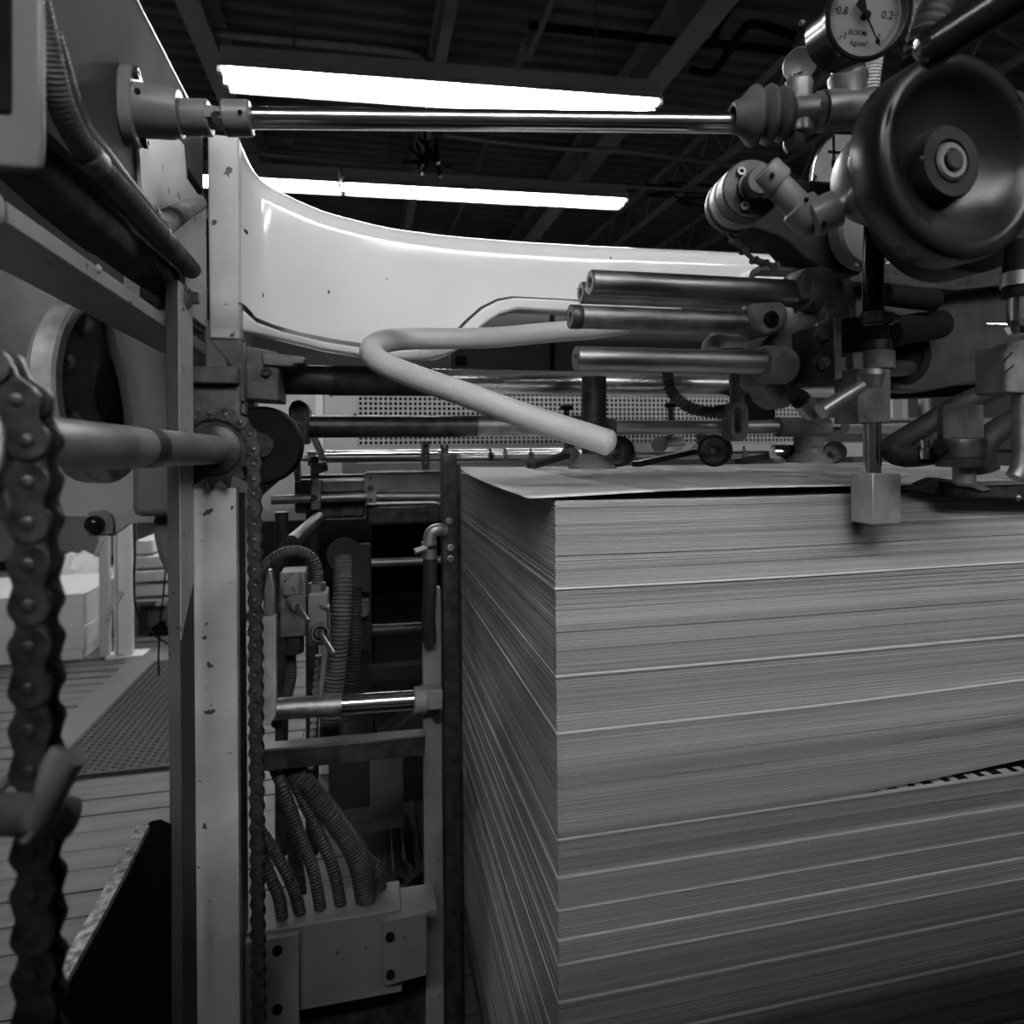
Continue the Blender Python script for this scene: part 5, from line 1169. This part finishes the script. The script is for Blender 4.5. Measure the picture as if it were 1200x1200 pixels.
obj('drain_nut', B().lathe(vat(930, -.038), Z, [(0, .007), (.006, .011), (.016, .011)], 6), dark_steel, vt)
tn = V(at(936, 76, .61) - at(931, 79, .63)).normalized()
obj('stem', B().cyl(vat(936, .028), at(934, 84, .645), .006, seg=16), chrome, vt)
obj('stem_ring', B().lathe(vat(936, .029), Z, [(0, .0115), (.003, .0125), (.005, .009)], 22), tee, vt)
obj('thumb_screw', B().lathe(at(938, 76, .655), (at(934, 77, .60) - at(938, 76, .655)), [(0, .013), (.002, .0155), (.014, .0158), (.016, .0148), (.0155, .0135), (.014, .0)], 32, caps=False), galv, vt, label='round ribbed thumb screw')
hose('thin pale ribbed hose dropping behind the gauge and the tee', [at(1034, 20, .68), at(1024, 75, .68), at(1018, 125, .69)], .0085, (.003, .05), panel_paint, 14)
# pressure gauge
gc = at(1019, 15, .53)
gn = (-FW * .955 - RC * .02 - UC * .27).normalized()
gu = (UC - gn * UC.dot(gn)).normalized(); gr = gu.cross(gn)
gr = -gr if gr.dot(RC) < 0 else gr
# the dial is turned a little about its axis
tw_ = math.radians(-6); gr, gu = gr * math.cos(tw_) + gu * math.sin(tw_), gu * math.cos(tw_) - gr * math.sin(tw_)
pgz = thing('pressure_gauge', 'round black pressure gauge with a pale numbered dial in the top corner', 'gauge', gc - gn * .045 - V((0, 0, .035)))
GR = .0335
obj('case', B().lathe(gc - gn * .048, gn, [(0, GR * .9), (.002, GR * .98), (.040, GR * .98), (.041, GR * 1.04), (.047, GR * 1.04), (.048, GR * 1.0), (.048, GR * .93), (.036, GR * .91)], 56, caps=True), black_gloss, pgz)
dc = gc - gn * .0095
obj('dial', B().lathe(dc - gn * .002, gn, [(0, GR * .905), (.002, GR * .905)], 48), dial_white, pgz)
obj('bezel_ring', B().lathe(gc - gn * .010, gn, [(0, GR * .90), (.0095, GR * .925)], 56, caps=False), galv, pgz)
def gp_(r, ang): return dc + gn * .0004 + (gr * math.cos(ang) + gu * math.sin(ang)) * r
a0, a1 = math.radians(-47), math.radians(227)          # scale runs from 0 low on one side round to -1
b = B()
for k in range(51):
    a = a0 + (a1 - a0) * k / 50; L = .0045 if k % 10 == 0 else (.003 if k % 5 == 0 else .0022); wv = .0003 if k % 10 == 0 else .00016
    b.bar(gp_(GR * .80 - L, a), gp_(GR * .80, a), wv * 2, .0002, gn)
for k in range(60):
    a, c_ = a0 + (a1 - a0) * k / 60, a0 + (a1 - a0) * (k + 1) / 60; b.bar(gp_(GR * .81, a), gp_(GR * .81, c_), .0002, .0002, gn)
obj('tick_marks', b, ink, pgz)
def text_on(name, s, c, h, parent, m, xa, ya_, nn):
    cu_ = bpy.data.curves.new('t', 'FONT'); cu_.body = s; cu_.size = h; cu_.align_x = 'CENTER'; cu_.align_y = 'CENTER'; cu_.extrude = .00004; cu_.offset = h * .012
    tmp = bpy.data.objects.new('t', cu_); C.objects.link(tmp); dg = bpy.context.evaluated_depsgraph_get(); me = bpy.data.meshes.new_from_object(tmp.evaluated_get(dg))
    bpy.data.objects.remove(tmp); bpy.data.curves.remove(cu_)
    me.transform(Matrix(((xa.x, ya_.x, nn.x, 0), (xa.y, ya_.y, nn.y, 0), (xa.z, ya_.z, nn.z, 0), (0, 0, 0, 1))))
    me.materials.clear(); me.materials.append(m); me.name = name
    o = bpy.data.objects.new(name, me); C.objects.link(o); o.parent = parent; o.location = c - V(parent['_base']); return o
for k, s in enumerate(('0.2', '0.4', '0.6', '0.8')):
    text_on('dial_number', s, gp_(GR * .56, a0 + (a1 - a0) * (k + 1) / 5), .0080, pgz, ink, gr, gu, gn)
text_on('dial_number', '-1', gp_(GR * .60, a1 + .03), .0074, pgz, ink, gr, gu, gn)
text_on('dial_number', '0', gp_(GR * .60, a0 + .12), .0050, pgz, ink, gr, gu, gn)
text_on('dial_text', 'BOKM/', dc + gn * .0004 - gu * GR * .36 - gr * GR * .06, .0052, pgz, ink, gr, gu, gn)
text_on('dial_text', 'kg/cm²', dc + gn * .0004 - gu * GR * .58 + gr * GR * .02, .0054, pgz, ink, gr, gu, gn)
pa_ = math.radians(-52)
nd = gr * math.cos(pa_) + gu * math.sin(pa_); ns_ = gn.cross(nd)
z_ = dc + gn * .004
b = B().prism([z_ + ns_ * .0009, z_ - ns_ * .0009, z_ + nd * GR * .66 - ns_ * .0004, z_ + nd * GR * .66 + ns_ * .0004], gn * .0004)
b.prism([z_ + nd * GR * .60 + ns_ * .0004, z_ + nd * GR * .66 + ns_ * .0022, z_ + nd * GR * .78, z_ + nd * GR * .66 - ns_ * .0022, z_ + nd * GR * .60 - ns_ * .0004], gn * .0004)
b.prism([z_ + ns_ * .0012, z_ - ns_ * .0012, z_ - nd * GR * .34 - ns_ * .0042, z_ - nd * GR * .42, z_ - nd * GR * .34 + ns_ * .0042], gn * .0004)
obj('needle', b, ink, pgz)
obj('needle_hub', B().lathe(dc, gn, [(0, .003), (.0055, .0034), (.006, .002)], 20), ink, pgz)
obj('case_screw', B().socket(at(941, 27, .56), (at(935, 27, .56) - at(960, 27, .57)), .0022, .003), galv, pgz)
obj('glass', B().lathe(gc - gn * .003, gn, [(0, GR * .92), (.0015, GR * .92)], 48), glass, pgz)
obj('stem', B().cyl(vat(994, .045), vat(994, .075), .010, seg=20), dark_steel, pgz)
hose('glossy dark corrugated hose above the handwheel, beside the gauge', [at(1125, -45, .60), at(1105, -5, .58), at(1090, 30, .57), at(1078, 75, .57)], .0155, (.0082, .10), hose_dark, 20)
hose('thick dark hose crossing behind the gauge at the top edge', [at(1050, 28, .70), at(1090, 8, .70), at(1140, -12, .70)], .013, (.004, .04), hose_grey, 16)
# handwheel
phi = math.radians(15)
hn = (-FW * math.cos(phi) + RC * math.sin(phi)).normalized()
hc = at(1128, 183, .50)
hw = thing('handwheel', 'large black dished handwheel with a pale centre bolt', 'handwheel', hc - hn * .03 - V((0, 0, .08)))
R_ = .079
obj('wheel_body', B().lathe(hc, hn, [(-.034, .020), (-.032, R_ * .75), (-.030, R_ * .96), (-.027, R_ * 1.0), (-.004, R_ * 1.0), (.0005, R_ * .985), (.003, R_ * .94), (.003, R_ * .86), (.001, R_ * .81), (-.006, R_ * .76), (-.016, R_ * .60), (-.021, R_ * .45), (-.022, R_ * .38), (-.022, R_ * .30)], 96, caps=True), wheel_black, hw, smooth=50)
obj('hub', B().lathe(hc - hn * .022, hn, [(0, R_ * .37), (.010, R_ * .365), (.013, R_ * .34), (.013, R_ * .22), (.010, R_ * .20)], 56, caps=True), rubber, hw)
obj('bolt_washer', B().lathe(hc - hn * .012, hn, [(0, R_ * .185), (.003, R_ * .185), (.0045, R_ * .165), (.0045, R_ * .12), (.003, R_ * .11)], 40), galv, hw, label='pale centre washer')
obj('centre_bolt', B().lathe(hc - hn * .010, hn, [(0, R_ * .10), (.004, R_ * .10), (.005, R_ * .085)], 28), dark_steel, hw)
obj('set_screw', B().dome(hc - hn * .012 + (hn.cross(Z)) * R_ * .34, (hn.cross(Z)), .0028, .002), galv, hw)
mt = thing('wheel_drum', 'dark grey drum behind the black handwheel', 'drum', at(1090, 330, .62))
obj('drum_body', B().lathe(at(1086, 232, .70), hn, [(0, .085), (.006, .092), (.05, .092), (.052, .088), (.09, .070)], 60), rubber, mt)
lv = thing('black_lever', 'glossy black lever bar with a bright tip crossing the top corner', 'lever', at(1078, 62, .44))
l0, l1 = at(1092, 56, .44), at(1260, -52, .40)
obj('lever_bar', B().cyl(l0, l1, .0125, seg=28), black_gloss, lv)
obj('lever_tip', B().lathe(l0, l0 - l1, [(-.002, .0126), (.006, .0115), (.0095, .007), (.010, 0)], 28, caps=False), black_gloss, lv)
# sucker unit at the photo edge
su = thing('sucker_unit', 'sucker unit with clipped hose and wing nut at the edge of the photo', 'sucker', at(1192, 560, .60))
sx_ = lambda y_, px=1195: at(px, y_, .60)
obj('rubber_hose', B().tube([sx_(348), sx_(318), at(1200, 285, .60)], .0135, 20, .01), black, su)
obj('hose_clip', B().cyl(sx_(336), sx_(320), .0152, seg=28), galv, su)
obj('nipple', B().cyl(sx_(376), sx_(344), .0095, seg=24), chrome, su)
obj('wing_nut', B().tube([at(1155, 381, .585), at(1175, 381, .585), at(1186, 383, .585)], .0022, 10, .004).lathe(at(1193, 384, .585), Z, [(-.006, .009), (0, .012), (.006, .009)], 20), chrome, su)
obj('block', B().prism([at(x, y, .60) for x, y in ((1178, 402), (1215, 396), (1215, 462), (1178, 460))], FW * .04), cast_paint, su, bevel=.002)
obj('scale_lines', B().bar(at(1176, 424, .598), at(1186, 413, .598), .0012, .0008).bar(at(1178, 436, .598), at(1188, 428, .598), .0012, .0008), black, su)
obj('lower_rod', B().tube([at(1198, 458, .61), at(1198, 520, .61), at(1196, 548, .61), at(1190, 560, .61)], .0085, 18, .01), steel_dull, su)
nz = thing('sucker_nozzle', 'dark hex topped nozzle with a pale stem over the pile corner', 'sucker', at(1128, 575, .68))
ny_ = lambda y_: at(1125, y_, .68)
obj('hex_top', B().lathe(ny_(514), Z, [(0, .021), (.034, .0205)], 6), cast_paint, nz, bevel=.001)
obj('ring', B().lathe(ny_(538), Z, [(0, .0205), (.002, .0225), (.018, .0235), (.021, .0225)], 34), dark_steel, nz)
obj('ring', B().lathe(ny_(547), Z, [(0, .0215), (.009, .0225)], 34), dark_steel, nz)
obj('stem', B().cyl(at(1130, 566, .68), at(1130, 545, .68), .0105, seg=26), galv, nz)
obj('side_port', B().cyl(at(1102, 526, .67), at(1110, 527, .68), .006, seg=14), black, nz)
obj('grease_nipple', B().lathe(at(1084, 538, .68), Z, [(0, .004), (.004, .005), (.01, .005), (.012, .0035), (.02, .0045)], 14), chrome, nz)
obj('nipple_holder', B().box(at(1079, 543, .69), at(1104, 524, .70)), black, nz)
ft = thing('foot_plate', 'flat worn metal foot plate resting on the corner of the pile', 'plate', at(1150, 580, .66))
fy = .645
obj('foot_body', B().prism([on_y(x, y, fy) for x, y in ((1115, 567), (1240, 566), (1240, 586), (1140, 583), (1118, 580))], (0, .02, 0)), dark_steel, ft, bevel=.002)
obj('foot_edge', B().box(on_y(1150, 569, fy - .002), on_y(1240, 563.5, fy - .002) + V((0, .02, 0))), galv, ft)
obj('foot_toe', B().prism([on_y(x, y, fy - .004) for x, y in ((1118, 564), (1138, 562), (1146, 566), (1164, 574), (1152, 576), (1138, 571), (1122, 570))], (0, .02, 0)), galv, ft, bevel=.001)
obj('rubber_shoe', B().prism([on_y(x, y, .66) for x, y in ((1056, 573), (1078, 569), (1100, 560), (1117, 562), (1120, 582), (1100, 581), (1078, 577))], (0, .02, 0)), rubber, ft, bevel=.002)
obj('stud', B().dome(on_y(1193, 583, fy), -Y, .004, .004), galv, ft)
hose('black hose looped round behind the weight rod', [at(1178, 452, .80), at(1150, 463, .79), at(1115, 480, .78), at(1080, 502, .77), at(1052, 519, .76), at(1044, 528, .75), at(1062, 535, .75), at(1100, 531, .76)], .0125, None, rubber, 18, name='rubber_hose')
hose('black hose curving down beside the nozzle', [at(1205, 488, .74), at(1180, 498, .73), at(1160, 512, .72), at(1150, 530, .72), at(1156, 552, .72)], .013, None, rubber, 18, name='rubber_hose')
